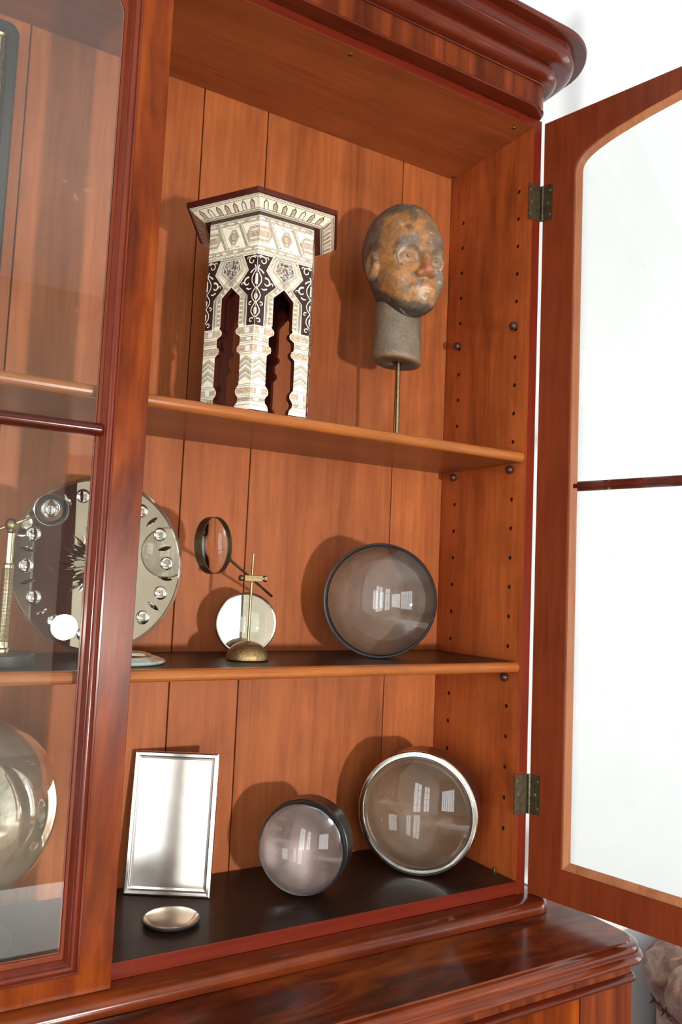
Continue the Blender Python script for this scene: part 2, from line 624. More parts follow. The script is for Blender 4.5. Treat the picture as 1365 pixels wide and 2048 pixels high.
def side_panel(sgn, xin, xout):
    mb = MB()
    hr, dp = 0.0048, 0.009
    z0, z1 = -0.0285, ZC + 0.02
    cols = [0.045, 0.248]
    hz = [z for z in hole_z]
    ys = [0.0, cols[0] - 0.01, cols[0] + 0.01, cols[1] - 0.01, cols[1] + 0.01, D + 0.014]
    zs = [z0]
    for z in hz:
        zs += [z - 0.01, z + 0.01]
    zs.append(z1)

    def fn(y, z, d):
        return (xin + sgn * d, y, z)
    for i in range(5):
        for j in range(len(zs) - 1):
            hole = (i in (1, 3)) and (j % 2 == 1)
            q = [(ys[i], zs[j]), (ys[i + 1], zs[j]), (ys[i + 1], zs[j + 1]), (ys[i], zs[j + 1])]
            if not hole:
                mb.add([fn(a, b, 0) for a, b in q], [(0, 1, 2, 3)], 0)
            else:
                cy, cz = (ys[i] + ys[i + 1]) / 2, (zs[j] + zs[j + 1]) / 2
                n = 12
                outer, inner = [], []
                for k in range(n):
                    t = PI / 4 + 2 * PI * k / n
                    c, s = math.cos(t), math.sin(t)
                    mmax = max(abs(c), abs(s))
                    outer.append((cy + 0.01 * c / mmax, cz + 0.01 * s / mmax))
                    inner.append((cy + hr * c, cz + hr * s))
                vv = [fn(a, b, 0) for a, b in outer] + [fn(a, b, 0) for a, b in inner] + [fn(a, b, dp) for a, b in inner] 
                ff = [(k, (k + 1) % n, n + (k + 1) % n, n + k) for k in range(n)]
                mb.add(vv, ff, 0)
                vv2 = [fn(a, b, 0) for a, b in inner] + [fn(a, b, dp) for a, b in inner]
                ff2 = [(k, (k + 1) % n, n + (k + 1) % n, n + k) for k in range(n)] + [tuple(range(n, 2 * n))]
                mb.add(vv2, ff2, 1)
    t = abs(xout - xin)
    p = [fn(ys[0], z0, 0), fn(ys[-1], z0, 0), fn(ys[-1], z1, 0), fn(ys[0], z1, 0),
         fn(ys[0], z0, t), fn(ys[-1], z0, t), fn(ys[-1], z1, t), fn(ys[0], z1, t)]
    mb.add(p, [(4, 5, 6, 7)], 0)
    mb.add(p, [(0, 4, 7, 3)], 2)
    mb.add(p, [(1, 5, 6, 2)], 0)
    mb.add(p, [(0, 1, 5, 4), (3, 2, 6, 7)], 0)
    return bpart(mb, 'side_panel', [M['side'], M['hole'], M['redz']])


side_panel(1, 0.0, XRO)
side_panel(-1, XLI, XLO)
for y, z in pegs_at:
    for xw, sg in ((0.0, -1), (XLI, 1)):
        pr = [(0.0, -0.010), (0.0044, -0.010), (0.0044, 0.0005), (0.006, 0.001)]
        for k in range(9):
            a = -0.9 + (PI / 2 + 0.9) * k / 8
            pr.append((0.0098 * math.cos(a), 0.0078 + 0.0095 * math.sin(a)))
        pr[-1] = (0.0, pr[-1][1])
        bpart(MB().lathe(pr, (xw, y, z), (sg, 0, 0), 20), 'shelf_peg', M['peg'])

# shelves and the bookcase floor
def shelf(z0, z1, name='shelf'):
    mb = MB()
    h = (z1 - z0) / 2
    prof = [(D - 0.002, z0)]
    for k in range(9):
        a = -PI / 2 - PI * k / 8
        prof.append((0.004 + h * 0.85 + h * 0.85 * math.cos(a), z0 + h + h * math.sin(a)))
    prof.append((D - 0.002, z1))
    n = len(prof)
    vv = [(XLI + 0.002, y, z) for y, z in prof] + [(-0.002, y, z) for y, z in prof]
    for i in range(n):
        j = (i + 1) % n
        mat = 1 if 1 <= i <= n - 3 else (2 if i == 0 else 0)
        mb.add([vv[i], vv[j], vv[n + j], vv[n + i]], [(0, 1, 2, 3)], mat, False)
    mb.add(vv, [tuple(range(n)), tuple(range(n, 2 * n))], 1)
    bm_o = bpart(mb, name, [M['dark'], M['nose'], M['under']])
    md = bm_o.modifiers.new('weld', 'WELD')
    md.merge_threshold = 0.0002
    return bm_o


shelf(0.8985, 0.9205)
shelf(0.4365, 0.4585)
bpart(MB().box((XLI + 0.0005, 0.0, -0.0265), (-0.0005, D - 0.001, 0.0), 1, {'+z': 0, '-y': 1}), 'bottom_board', [M['dark'], M['red']], 0.001)
bpart(MB().box((XLI + 0.0005, 0.0, ZC), (-0.0005, D - 0.001, ZC + 0.0195), 0, {'-y': 1}), 'top_board', [M['ceil'], M['red']], 0.001)


def surround(prof, xl, xr, yf, yb, R0, nseg=14, bottom=True, top=True, mats=None):
    """moulding profile (p = projection, z) carried round the front and both ends with rounded corners"""
    def loop(p):
        pts = [(xl - p, yb)]
        R = R0 + p
        cxl, cxr, cy = xl + R0, xr - R0, yf + R0
        for k in range(nseg + 1):
            a = PI + (PI / 2) * k / nseg
            pts.append((cxl + R * math.cos(a), cy + R * math.sin(a)))
        for k in range(nseg + 1):
            a = 1.5 * PI + (PI / 2) * k / nseg
            pts.append((cxr + R * math.cos(a), cy + R * math.sin(a)))
        pts.append((xr + p, yb))
        return pts
    mb = MB()
    rows = [[(x, y, z) for x, y in loop(p)] for p, z in prof]
    n = len(rows[0])
    b = 0
    for r in rows:
        mb.v.extend(r)
    for i in range(len(rows) - 1):
        for k in range(n - 1):
            mb.f.append((i * n + k, i * n + k + 1, (i + 1) * n + k + 1, (i + 1) * n + k))
            mb.m.append(mats[i] if mats else 0)
            mb.s.append(True)
        mb.f.append((i * n + n - 1, i * n, (i + 1) * n, (i + 1) * n + n - 1))
        mb.m.append(0)
        mb.s.append(False)
    mb.f.append(tuple(range(n)))
    mb.f.append(tuple((len(rows) - 1) * n + k for k in range(n)))
    mb.m += [0, 0]
    mb.s += [False, False]
    return mb


def arc(p0, z0, p1, z1, bulge, n=6):
    """points of a curved segment from (p0,z0) to (p1,z1); bulge>0 pushes outward/downward"""
    out = []
    dx, dz = p1 - p0, z1 - z0
    nx, nz = dz, -dx
    for k in range(1, n + 1):
        t = k / n
        b = bulge * 4 * t * (1 - t)
        out.append((p0 + dx * t + nx * b, z0 + dz * t + nz * b))
    return out


def smooth_sharp(o, ang=0.6):
    me = o.data
    me.polygons.foreach_set('use_smooth', [True] * len(me.polygons))
    bm = bmesh.new()
    bm.from_mesh(me)
    for e in bm.edges:
        if len(e.link_faces) == 2:
            try:
                e.smooth = e.calc_face_angle() < ang
            except ValueError:
                e.smooth = False
    bm.to_mesh(me)
    bm.free()


YFA = -0.033
# frieze with vertical veneers, its door stop lip below
pr = [(-0.033, 1.6955), (-0.006, 1.6965), (0.0, 1.698), (0.0015, 1.7005), (0.0, 1.703), (0.0, 1.752)]
o = bpart(surround(pr, XLO + 0.003, 0.020, YFA, D + 0.026, 0.045, mats=[1, 1, 1, 1, 0]), 'frieze', [M['fascia'], M['mould']])
smooth_sharp(o)
pr = [(-0.01, 1.7522), (0.003, 1.7525), (0.004, 1.755)]
pr += arc(0.004, 1.755, 0.030, 1.776, 0.22)
pr += [(0.030, 1.779), (0.034, 1.780)]
pr += arc(0.034, 1.780, 0.068, 1.816, 0.24, 8)
pr += [(0.068, 1.8195), (0.092, 1.8205)]
pr += arc(0.092, 1.8205, 0.090, 1.834, 0.25, 4)
pr += [(0.080, 1.836), (-0.02, 1.836)]
o = bpart(surround(pr, XLO + 0.003, 0.020, YFA, D + 0.026, 0.045), 'cornice', M['mould'])
smooth_sharp(o)
# base moulding
pr = [(-0.012, -0.052), (0.022, -0.052), (0.0225, -0.050)] + arc(0.0225, -0.050, 0.004, -0.028, 0.28, 8) + [(0.002, -0.0275), (-0.012, -0.027)]
o = bpart(surround(pr, XLO - 0.004, 0.046, -0.030, D + 0.026, 0.030), 'base_moulding', M['roll'])
smooth_sharp(o)

# doors --------------------------------------------------------------------------
DW = 0.885
TH = 0.022
ZB, ZT = -0.0262, 1.690


def arch_loop(u0, zb, zs, dz, off=0.0):
    """opening outline: bottom, jambs and the arched head; off moves it inward"""
    half = [(0.0785, 1.545), (0.0800, 1.557), (0.0850, 1.569), (0.0930, 1.579), (0.1050, 1.5885), (0.1250, 1.5985), (0.150, 1.6075),
            (0.183, 1.6165), (0.246, 1.6300), (0.316, 1.6405), (0.38, 1.6465), (0.4425, 1.6485)]
    half = [(u + u0 - 0.0785, z + dz) for u, z in half]
    # inward offset by normals
    res = []
    for i, (u, z) in enumerate(half):
        a = half[max(i - 1, 0)]
        b = half[min(i + 1, len(half) - 1)]
        t = Vector((b[0] - a[0], b[1] - a[1])).normalized()
        if i == 0:
            t = Vector((0, 1))
        if i == len(half) - 1:
            t = Vector((1, 0))
        res.append((u + t.y * off, z - t.x * off))
    pts = [(u0 + off, zb + off)] + res
    pts += [(DW - u, z) for u, z in reversed(pts[:-1])]
    return pts


def build_door(origin, ud, wd_, label, bead='bead', zlo=0.0425, bw=1.0):
    origin, ud, wd_ = Vector(origin), Vector(ud), Vector(wd_)

    def W(u, z, w):
        return origin + ud * u + wd_ * w + Vector((0, 0, z))
    lin = arch_loop(0.0785, zlo, 0, 0)        # opening on the inside face
    lout = arch_loop(0.0515, 0.0060, 0, 0.022)   # opening on the outside face
    n = len(lin)

    def outer(loop):
        res = []
        for i, (u, z) in enumerate(loop):
            if i == 0:
                res.append((0, ZB))
            elif i == n - 1:
                res.append((DW, ZB))
            elif i == 1:
                res.append((0, 1.50))
            elif i == n - 2:
                res.append((DW, 1.50))
            elif i == 2:
                res.append((0, ZT))
            elif i == n - 3:
                res.append((DW, ZT))
            else:
                res.append((u, ZT))
        return res
    oin, oout = outer(lin), outer(lout)
    mb = MB()
    rows = [[W(u, z, 0.0) for u, z in oin], [W(u, z, 0.0) for u, z in lin], [W(u, z, 0.012) for u, z in lin],
            [W(u, z, 0.012) for u, z in lout], [W(u, z, TH) for u, z in lout], [W(u, z, TH) for u, z in oout]]
    mats = [0, 0, 0, 1, 1, 1]
    for r in rows:
        mb.v.extend([tuple(p) for p in r])
    for i in range(6):
        j = (i + 1) % 6
        for k in range(n):
            k2 = (k + 1) % n
            mb.f.append((i * n + k, i * n + k2, j * n + k2, j * n + k))
            mb.m.append(mats[i])
            mb.s.append(False)
    door = bpart(mb, 'door', [M['inner'], M['stile']], 0.0015, label=label)

    def sub(mb, name, mat, label=None, smooth=False, bevel=0):
        o = mb.build(name, mat, door, bevel)
        if label:
            o['label'] = label
        if smooth:
            smooth_sharp(o, 0.8)
        return o

    def ring(la, wa, lb, wb, mid=()):
        """strip between outlines, closed into a solid bead"""
        seq = [(la, wa)] + list(mid) + [(lb, wb)]
        mb = MB()
        for lp, w in seq:
            mb.v.extend([tuple(W(u, z, w)) for u, z in lp])
        q = len(seq)
        for i in range(q):
            j = (i + 1) % q
            for k in range(n):
                k2 = (k + 1) % n
                mb.f.append((i * n + k, i * n + k2, j * n + k2, j * n + k))
                mb.m.append(0)
                mb.s.append(False)
        return mb
    A = lambda off: arch_loop(0.0785, zlo, 0, 0, off)
    B = lambda off: arch_loop(0.0515, 0.0060, 0, 0.022, off * 0.92)
    # glazing bead on the inside, sloping to the pane
    sub(ring(A(0.0005), 0.0015, A(0.0005), 0.0098, [(A(0.0005 + 0.0035 * bw), 0.0012), (A(0.001 + 0.0145 * bw), 0.0075), (A(0.001 + 0.0150 * bw), 0.0098)]), 'glazing_bead', M[bead], 'paler bead holding the glass' if bead == 'bead' else None)
    # rounded moulding on the outside round the glass
    mid = [(B(0.0), TH + 0.0015), (B(0.003), TH + 0.0015), (B(0.004), TH + 0.0005), (B(0.006), TH + 0.0035), (B(0.009), TH + 0.0055), (B(0.0125), TH + 0.0055),
           (B(0.0155), TH + 0.003), (B(0.0165), TH - 0.0005), (B(0.0175), TH - 0.0005), (B(0.0205), TH - 0.004), (B(0.0235), TH - 0.0085)]
    sub(ring(B(0.0002), TH - 0.0088, B(0.0002), TH - 0.0088, mid), 'glass_moulding', M['mouldz'], smooth=True)
    # horizontal glazing bar
    zm = 0.8425
    mb = MB()
    prof = [(-0.0045, 0.004), (0.0045, 0.004), (0.0045, 0.0105), (0.0105, 0.0135), (0.0105, 0.0175)]
    for k in range(7):
        a = PI * k / 6
        prof.append((0.0090 * math.cos(a), 0.0195 + 0.0085 * math.sin(a)))
    prof += [(-0.0105, 0.0175), (-0.0105, 0.0135), (-0.0045, 0.0105)]
    m_ = len(prof)
    for u in (0.0730, DW - 0.0730):
        mb.v.extend([tuple(W(u, zm + dz, w)) for dz, w in prof])
    for i in range(m_):
        j = (i + 1) % m_
        mb.f.append((i, j, m_ + j, m_ + i))
        mb.m.append(0)
        mb.s.append(False)
    mb.f += [tuple(range(m_)), tuple(range(m_, 2 * m_))]
    mb.m += [0, 0]
    mb.s += [False, False]
    sub(mb, 'glazing_bar', M['mould'], smooth=True)
    # two panes
    full = arch_loop(0.0785, zlo, 0, 0, 0.001)
    low = [full[0], (full[0][0], zm - 0.0015), (full[-1][0], zm - 0.0015), full[-1]]
    upp = [(full[0][0], zm + 0.0015)] + full[1:-1] + [(full[-1][0], zm + 0.0015)]
    for poly in (low, upp):
        sub(MB().prism(poly, lambda u, z, w: W(u, z, w), 0.0102, 0.0118), 'glass_pane', M['pane'])
    return door, W, sub


RA = 0.2406
du = Vector((math.sin(RA), -math.cos(RA), 0))
dw = Vector((math.cos(RA), math.sin(RA), 0))
rdoor, RW, rsub = build_door((0.0282, -0.004, 0), du, dw, 'door standing open towards the viewer')
ldoor, LW, lsub = build_door((-1.7475, -0.0015, 0), (1, 0, 0), (0, -1, 0), 'door shut in front of the left half', 'inner', 0.036, 0.12)

# hinges of the open door (butt hinges with five knuckles and screws)
for zc in (1.497, 0.180):
    mb = MB()
    hh = 0.0415
    mb.box((-0.0010 - 0.012, -0.0016, zc - hh), (0.0255, 0.0005, zc + hh), 0)
    mb.obox(Vector((0.0282, -0.004, zc)) + du * 0.0125 - dw * 0.0002, du, dw, (0, 0, 1), 0.0125, 0.0012, hh, 0)
    for k in range(5):
        za, zb = zc - hh + k * hh * 0.4 + 0.0004, zc - hh + (k + 1) * hh * 0.4 - 0.0004
        mb.lathe([(0, za), (0.0036, za), (0.0036, zb), (0, zb)], (0.0262, -0.0045, 0), (0, 0, 1), 14, 0)
    for dz in (-0.028, 0.0, 0.028):
        mb.lathe([(0.0045, 0), (0.0040, 0.0006), (0.0, 0.0008)], (0.0030 - (0.008 if dz else 0.004), -0.0016, zc + dz), (0, -1, 0), 14, 1)
        q = Vector((0.0282, -0.004, zc + dz)) + du * (0.017 if dz else 0.012) - dw * 0.0014
        mb.lathe([(0.0045, 0), (0.0040, 0.0006), (0.0, 0.0008)], q, -dw, 14, 1)
    o = mb.build('hinge', [M['brass_old'], M['screw']], bc)
    o.location = BOFF

# small metal catch and screw heads
mb = MB().box((-0.020, 0.052, 0.0), (-0.004, 0.066, 0.0015)).tube([(-0.010, 0.059, 0.0015), (-0.010, 0.059, 0.011), (-0.017, 0.057, 0.011)], 0.0016, 8)
bpart(mb, 'door_catch', M['brass_old'])
for x, y in ((-0.483, 0.022), (-0.035, 0.03), (-0.008, 0.285)):
    bpart(MB().lathe([(0.0046, ZC + 0.0004), (0.004, ZC - 0.0010), (0, ZC - 0.0008)], (x, y, 0), (0, 0, 1), 14), 'screw_head', M['screw'])

# ------------------------------------------------------------------ base cabinet below
cb = thing('base_cabinet', 'polished mahogany base cabinet with a thumb-moulded top carrying the bookcase', 'cabinet', (0, 0, FZ))
COFF = Vector((0, 0, -FZ))


def cpart(mb, name, mat, bevel=0, label=None):
    o = mb.build(name, mat, cb, bevel, label=label)
    o.location = COFF
    return o


CXL, CXR, CYF, CYB = -1.825, 0.110, -0.210, 0.335
pr = [(-0.02, -0.0915), (0.022, -0.0905)] + arc(0.022, -0.0905, 0.0265, -0.0735, 0.5, 9) + [(0.0240, -0.0728), (0.0235, -0.0712)] + arc(0.0235, -0.0712, 0.0110, -0.0560, 0.28, 8) + [(0.0098, -0.0558), (0.0075, -0.0535), (-0.02, -0.0535)]
o = cpart(surround(pr, CXL, CXR, CYF, CYB, 0.030, mats=[1] * (len(pr) - 2) + [0]), 'cabinet_top', [M['top'], M['roll']])
smooth_sharp(o, 0.5)
pr = [(-0.004, -0.118), (0.0, -0.118), (0.0, -0.0898), (-0.02, -0.0898)]
o = cpart(surround(pr, CXL, CXR, CYF, CYB, 0.006, 4), 'frieze', M['fascia'])
smooth_sharp(o, 0.5)
pr = [(-0.02, -0.1352), (0.002, -0.1352)] + arc(0.002, -0.1352, 0.002, -0.1182, 0.5, 8) + [(-0.02, -0.1182)]
o = cpart(surround(pr, CXL, CXR, CYF, CYB, 0.006, 8), 'bead_moulding', M['mould'])
smooth_sharp(o, 0.5)
mb = MB().box((CXL + 0.001, CYF + 0.012, FZ + 0.09), (CXR - 0.001, CYB, -0.1355))
cpart(mb, 'carcass', M['side'])
cpart(MB().box((-0.030, CYF, FZ + 0.09), (CXR, CYF + 0.0118, -0.1355)), 'corner_stile', M['fascia'], 0.001)
cpart(MB().box((CXL, CYF, FZ + 0.09), (CXL + 0.13, CYF + 0.0118, -0.1355)), 'corner_stile', M['fascia'], 0.001)
for a, b in ((CXL + 0.1315, -0.865), (-0.8635, -0.0315)):
    mb = MB()
    y0 = CYF + 0.003
    z0, z1 = FZ + 0.095, -0.1365
    mb.box((a, y0, z0), (a + 0.075, CYF + 0.0118, z1)).box((b - 0.075, y0, z0), (b, CYF + 0.0118, z1))
    mb.box((a + 0.075, y0, z1 - 0.075), (b - 0.075, CYF + 0.0118, z1)).box((a + 0.075, y0, z0), (b - 0.075, CYF + 0.0118, z0 + 0.075))
    mb.box((a + 0.075, y0 + 0.006, z0 + 0.075), (b - 0.075, CYF + 0.0117, z1 - 0.075))
    cpart(mb, 'cabinet_door', M['stile'])
cpart(MB().box((CXL - 0.012, CYF - 0.015, FZ + 0.0005), (CXR + 0.012, CYB, FZ + 0.0895)), 'plinth', M['mould'], 0.004)

# ------------------------------------------------------------------ inlaid side table
TX, TY, TZ = -0.610, 0.109, 0.9211
TR, TPH = 0.1143, -2.0884
TW = TR
APO = TR * math.cos(PI / 6)
TH_ = 0.3645
M['ivory'] = plain('bone_inlay', (0.84, 0.76, 0.60), 0.4, 0, 0.08, 160)
M['pearl'] = plain('pearl_inlay', (0.50, 0.38, 0.28), 0.2, 0, 0.45, 240, Coat_Weight=0.5)
M['pearl_white'] = plain('white_pearl_inlay', (0.80, 0.74, 0.68), 0.15, 0, 0.2, 260, Coat_Weight=0.6)
M['ebony'] = plain('dark_inlay_ground', (0.030, 0.010, 0.010), 0.35, 0, 0.3, 60)
M['line'] = plain('black_line_inlay', (0.022, 0.014, 0.012), 0.45)
M['tablewood'] = wood('table_wood', (0.085, 0.014, 0.007), (0.06, 0.010, 0.006), (0.04, 0.007, 0.005), 'Z', 0.3, 0.3, 0.03, 8)


def mosaic_mat():
    m, nt, out = new_mat('pearl_mosaic')
    v, tc = coords(nt, (1, 1, 1), random_off=False)
    vo = nt.nodes.new('ShaderNodeTexVoronoi')
    vo.inputs['Scale'].default_value = 330
    L(nt, v, vo.inputs['Vector'])
    col = ramp(nt, vo.outputs['Color'], [(0.15, (0.10, 0.06, 0.05)), (0.42, (0.45, 0.42, 0.36)), (0.60, (0.80, 0.78, 0.74)), (0.85, (0.50, 0.30, 0.20))]).outputs[0]
    ve = nt.nodes.new('ShaderNodeTexVoronoi')
    ve.feature = 'DISTANCE_TO_EDGE'
    ve.inputs['Scale'].default_value = 330
    L(nt, v, ve.inputs['Vector'])
    eg = ramp(nt, ve.outputs['Distance'], [(0.04, (0.05, 0.04, 0.04)), (0.10, (1, 1, 1))]).outputs[0]
    col = mixrgb(nt, 'MULTIPLY', 1.0, col, eg)
    principled(nt, out, col, 0.2, Coat_Weight=0.5)
    return m


M['mosaic'] = mosaic_mat()
TM = [M['ivory'], M['pearl'], M['pearl_white'], M['ebony'], M['line'], M['mosaic'], M['tablewood']]
IV, PE, PW, EB, LN, MO, WD = range(7)
tab = thing('side_table', 'small hexagonal side table inlaid with bone and mother-of-pearl, cusped legs', 'table', (TX, TY, TZ))


def face_fn(k):
    am = TPH + (k + 0.5) * PI / 3
    n = Vector((math.cos(am), math.sin(am), 0))
    r = Vector((-n.y, n.x, 0))

    def fn(s, t, h):
        return n * (APO + h) + r * s + Vector((0, 0, TH_ - t))
    return fn


E_CONT = [(TH_, .0365), (.356, .0345), (.350, .0292), (.343, .0285), (.3385, .031), (.3345, .0345), (.3300, .0352), (.3255, .0345), (.321, .031), (.318, .0282),
          (.262, .0282), (.2585, .031), (.2555, .0355), (.2510, .0368), (.2465, .0355), (.243, .0312), (.238, .0305), (.228, .0305), (.2245, .034),
          (.2215, .0398), (.2170, .0412), (.2125, .0400), (.209, .0355), (.2055, .0350), (.204, .0367)]
hw = TW / 2
right = [(hw - e, t) for t, e in E_CONT] + [(.0205, .150)]
OUT = [(-hw, 0.0), (hw, 0.0), (hw, TH_)] + right + [(0.0, .131)] + [(-s, t) for s, t in reversed(right)] + [(-hw, TH_)]


def ribbon(pts, w0, w1=None):
    """flat ribbon outline round a 2-D polyline"""
    w1 = w0 if w1 is None else w1
    Lf, Rt = [], []
    n = len(pts)
    for i, p in enumerate(pts):
        a, b = pts[max(i - 1, 0)], pts[min(i + 1, n - 1)]
        d = Vector((b[0] - a[0], b[1] - a[1]))
        d = d.normalized() if d.length > 1e-9 else Vector((1, 0))
        w = w0 + (w1 - w0) * i / (n - 1)
        Lf.append((p[0] - d.y * w / 2, p[1] + d.x * w / 2))
        Rt.append((p[0] + d.y * w / 2, p[1] - d.x * w / 2))
    return Lf, Rt


def spiral(cx, cy, r0, r1, a0, a1, n=14):
    return [(cx + (r0 + (r1 - r0) * i / n) * math.cos(a0 + (a1 - a0) * i / n), cy + (r0 + (r1 - r0) * i / n) * math.sin(a0 + (a1 - a0) * i / n)) for i in range(n + 1)]


class Inlay:
    def __init__(self, fn):
        self.fn = fn
        self.mb = {}

    def g(self, mat):
        return self.mb.setdefault(mat, MB())

    def poly(self, pts, mat, h):
        self.g(mat).prism(pts, self.fn, -0.0002, h, 0)

    def rect(self, s0, s1, t0, t1, mat, h):
        self.poly([(s0, t0), (s1, t0), (s1, t1), (s0, t1)], mat, h)

    def rib(self, pts, w, mat, h, w1=None):
        a, b = ribbon(pts, w, w1)
        mb = self.g(mat)
        n = len(a)
        vv = [self.fn(p[0], p[1], h) for p in a] + [self.fn(p[0], p[1], h) for p in b]
        mb.add(vv, [(i, i + 1, n + i + 1, n + i) for i in range(n - 1)], 0)


def clipx(pts, lo, hi):
    return [(min(max(p[0], lo), hi), p[1]) for p in pts]


def draw_face(fn):
    I = Inlay(fn)
    h1, h2, h3 = 0.0003, 0.0005, 0.0007
    e = hw - 0.0004
    # border strips, top and bottom of the upper band
    for t0, t1, m in ((0.0040, 0.0085, PE), (0.0605, 0.0650, PE)):
        I.rect(-e, e, t0, t1, m, h1)
        k = 0
        s = -e
        while s < e - 0.004:      # lighter pearl lengths let into the strip
            l = random.uniform(0.006, 0.016)
            if k % 2 == 0:
                I.rect(s, min(s + l, e), t0 + 0.0004, t1 - 0.0004, PW if random.random() < .6 else IV, h2)
            s += l
            k += 1
    for t in (0.0016, 0.0036, 0.0090, 0.0110, 0.0582, 0.0600, 0.0655, 0.0675, 0.0705, 0.0725):
        I.rect(-e, e, t - 0.00022, t + 0.00022, LN, h2)
    # knot of nested hexagons: one on the middle of the face, one on each corner
    cy = 0.0346
    T0, T1 = 0.0118, 0.0574

    def hexa(cx, a, hgt):
        """elongated hexagon outline, flat sides above and below"""
        return [(cx - a - hgt * 0.55, cy), (cx - a, cy - hgt), (cx + a, cy - hgt), (cx + a + hgt * 0.55, cy), (cx + a, cy + hgt), (cx - a, cy + hgt)]
    for cx, a, sz in ((0, 0.0030, (0.0062, 0.0090, 0.0112, 0.0145, 0.0175)), (-hw, 0.019, (0.0055, 0.0085, 0.0108, 0.0145, 0.0175)), (hw, 0.019, (0.0055, 0.0085, 0.0108, 0.0145, 0.0175))):
        for q, hgt in enumerate(reversed(sz)):
            poly = clipx(hexa(cx, a, hgt), -e, e)
            m = (IV, PE, IV, PE, PE)[q] if cx == 0 else (IV, PE, IV, IV, PE)[q]
            hh = 0.00025 + 0.00006 * q
            I.poly(poly, m, hh)
            I.rib(poly + [poly[0]], 0.00055, LN, hh + 0.00003)
    for sg in (-1, 1):      # bands weaving between the hexagons
        for off in (0.0, 0.0026, 0.0052, 0.0090):
            x0 = sg * (0.0185 + off * 0.9)
            x0 = sg * 0.0245 + (off - 0.0045)
            pts = [(x0 - 0.0100, T0), (x0 + 0.0100, T1)]
            if off == 0.0026:
                I.rib(clipx(pts, -e, e), 0.0022, PE, 0.00060)
            I.rib(clipx(pts, -e, e), 0.0006, LN, 0.00066)
        for tt in (T0 + 0.0035, T1 - 0.0035):
            I.rib([(sg * 0.004, tt), (sg * 0.014, tt)], 0.0018, PE, 0.0004)
    # dark scroll panels on both corners
    half = [(0, .0745), (.031, .0745), (.0185, .103), (.0395, .130), (.0185, .1515), (.0180, .2080), (0, .2080)]
    for sg in (-1, 1):
        def X(d):
            return sg * (e - d)
        I.poly([(X(a), b) for a, b in half], EB, h1)
        I.rib([(X(a), b) for a, b in half[1:-1]], 0.0009, IV, h2)
        I.rib([(X(a + 0.0022), b) for a, b in half[1:-1]], 0.0006, LN, h2)
        I.rib([(X(a + 0.0044), b) for a, b in half[1:-1]], 0.0006, LN, h2)
        cur = []
        cur.append(([(X(d), t) for d, t in spiral(0.0110, 0.0860, 0.0085, 0.0030, -2.6, 3.4)], 0.0022, 0.0016))
        cur.append(([(X(d), t) for d, t in ((0.001, .0800), (.0035, .0775), (.008, .0765))], 0.0016, 0.002))
        cur.append(([(X(d), t) for d, t in spiral(0.0195, 0.0810, 0.0040, 0.0016, 2.6, 7.0, 9)], 0.0016, 0.0012))
        cur.append(([(X(d), t) for d, t in ((.004, .0950), (.0015, .101), (.0018, .106), (.006, .1120), (.0095, .119), (.0090, .127), (.0045, .134), (.0005, .139))], 0.0020, 0.0016))
        cur.append(([(X(d), t) for d, t in ((.0015, .101), (.008, .1045), (.0135, .109))], 0.0016, 0.003))
        cur.append(([(X(d), t) for d, t in spiral(0.0190, 0.1265, 0.0095, 0.0030, -1.9, 2.6)], 0.0034, 0.0018))
        cur.append(([(X(d), t) for d, t in spiral(0.0305, 0.1285, 0.0040, 0.0016, 2.9, 7.2, 9)], 0.0018, 0.0012))
        cur.append(([(X(d), t) for d, t in ((.0005, .112), (.0008, .122), (.0005, .132))], 0.0022, 0.0030))
        cur.append(([(X(d), t) for d, t in ((.010, .139), (.015, .1405), (.021, .1375))], 0.0016, 0.0030))
        cur.append(([(X(d), t) for d, t in ((.0005, .139), (.0050, .144), (.0085, .151), (.0070, .158), (.0030, .163), (.0005, .166), (.0035, .171), (.0075, .177), (.0080, .184), (.0040, .190), (.0005, .194))], 0.0017, 0.0017))
        cur.append(([(X(d), t) for d, t in ((.0005, .150), (.0020, .155), (.0005, .160))], 0.0028, 0.0018))
        cur.append(([(X(d), t) for d, t in spiral(0.0105, 0.1680, 0.0042, 0.0016, -2.2, 2.2, 9)], 0.0024, 0.0012))
        cur.append(([(X(d), t) for d, t in spiral(0.0070, 0.1995, 0.0052, 0.0016, -2.6, 2.6, 10)], 0.0020, 0.0014))
        cur.append(([(X(d), t) for d, t in ((.0005, .176), (.0015, .182), (.0005, .188))], 0.0026, 0.0018))
        for pts, w0, w1 in cur:
            I.rib(clipx(pts, -e, e), w0, IV if w1 < 0.0024 else PW, h3, w1)
        # leg below the scroll panel: bands and chevrons
        lw = 0.0278
        for t, wd in ((.2105, .034), (.2230, .0335), (.2268, .0295), (.2300, .0295), (.2372, .0295), (.2405, .0295), (.2450, .031), (.2575, .031), (.2612, .0275),
                      (.3178, .0275), (.3210, .0285), (.3362, .030), (.3395, .0280), (.3425, .0278), (.3455, .0278), (.3490, .0278), (.3560, .033)):
            I.rect(*sorted((X(0), X(wd))), t - 0.00022, t + 0.00022, LN, h2)
        for t0, t1, wd, m in ((.2115, .2222, .0385, PE), (.2305, .2367, .0295, PE), (.2455, .2565, .0355, PE), (.3240, .3345, .0330, PE), (.3430, .3485, .0278, PE), (.3500, .3555, .029, PW)):
            I.rect(*sorted((X(0), X(wd))), t0, t1, m, h1)
            if random.random() < 0.8:
                a = random.uniform(0.004, 0.012)
                I.rect(*sorted((X(a), X(a + 0.010))), t0 + .0003, t1 - .0003, PW, h2)
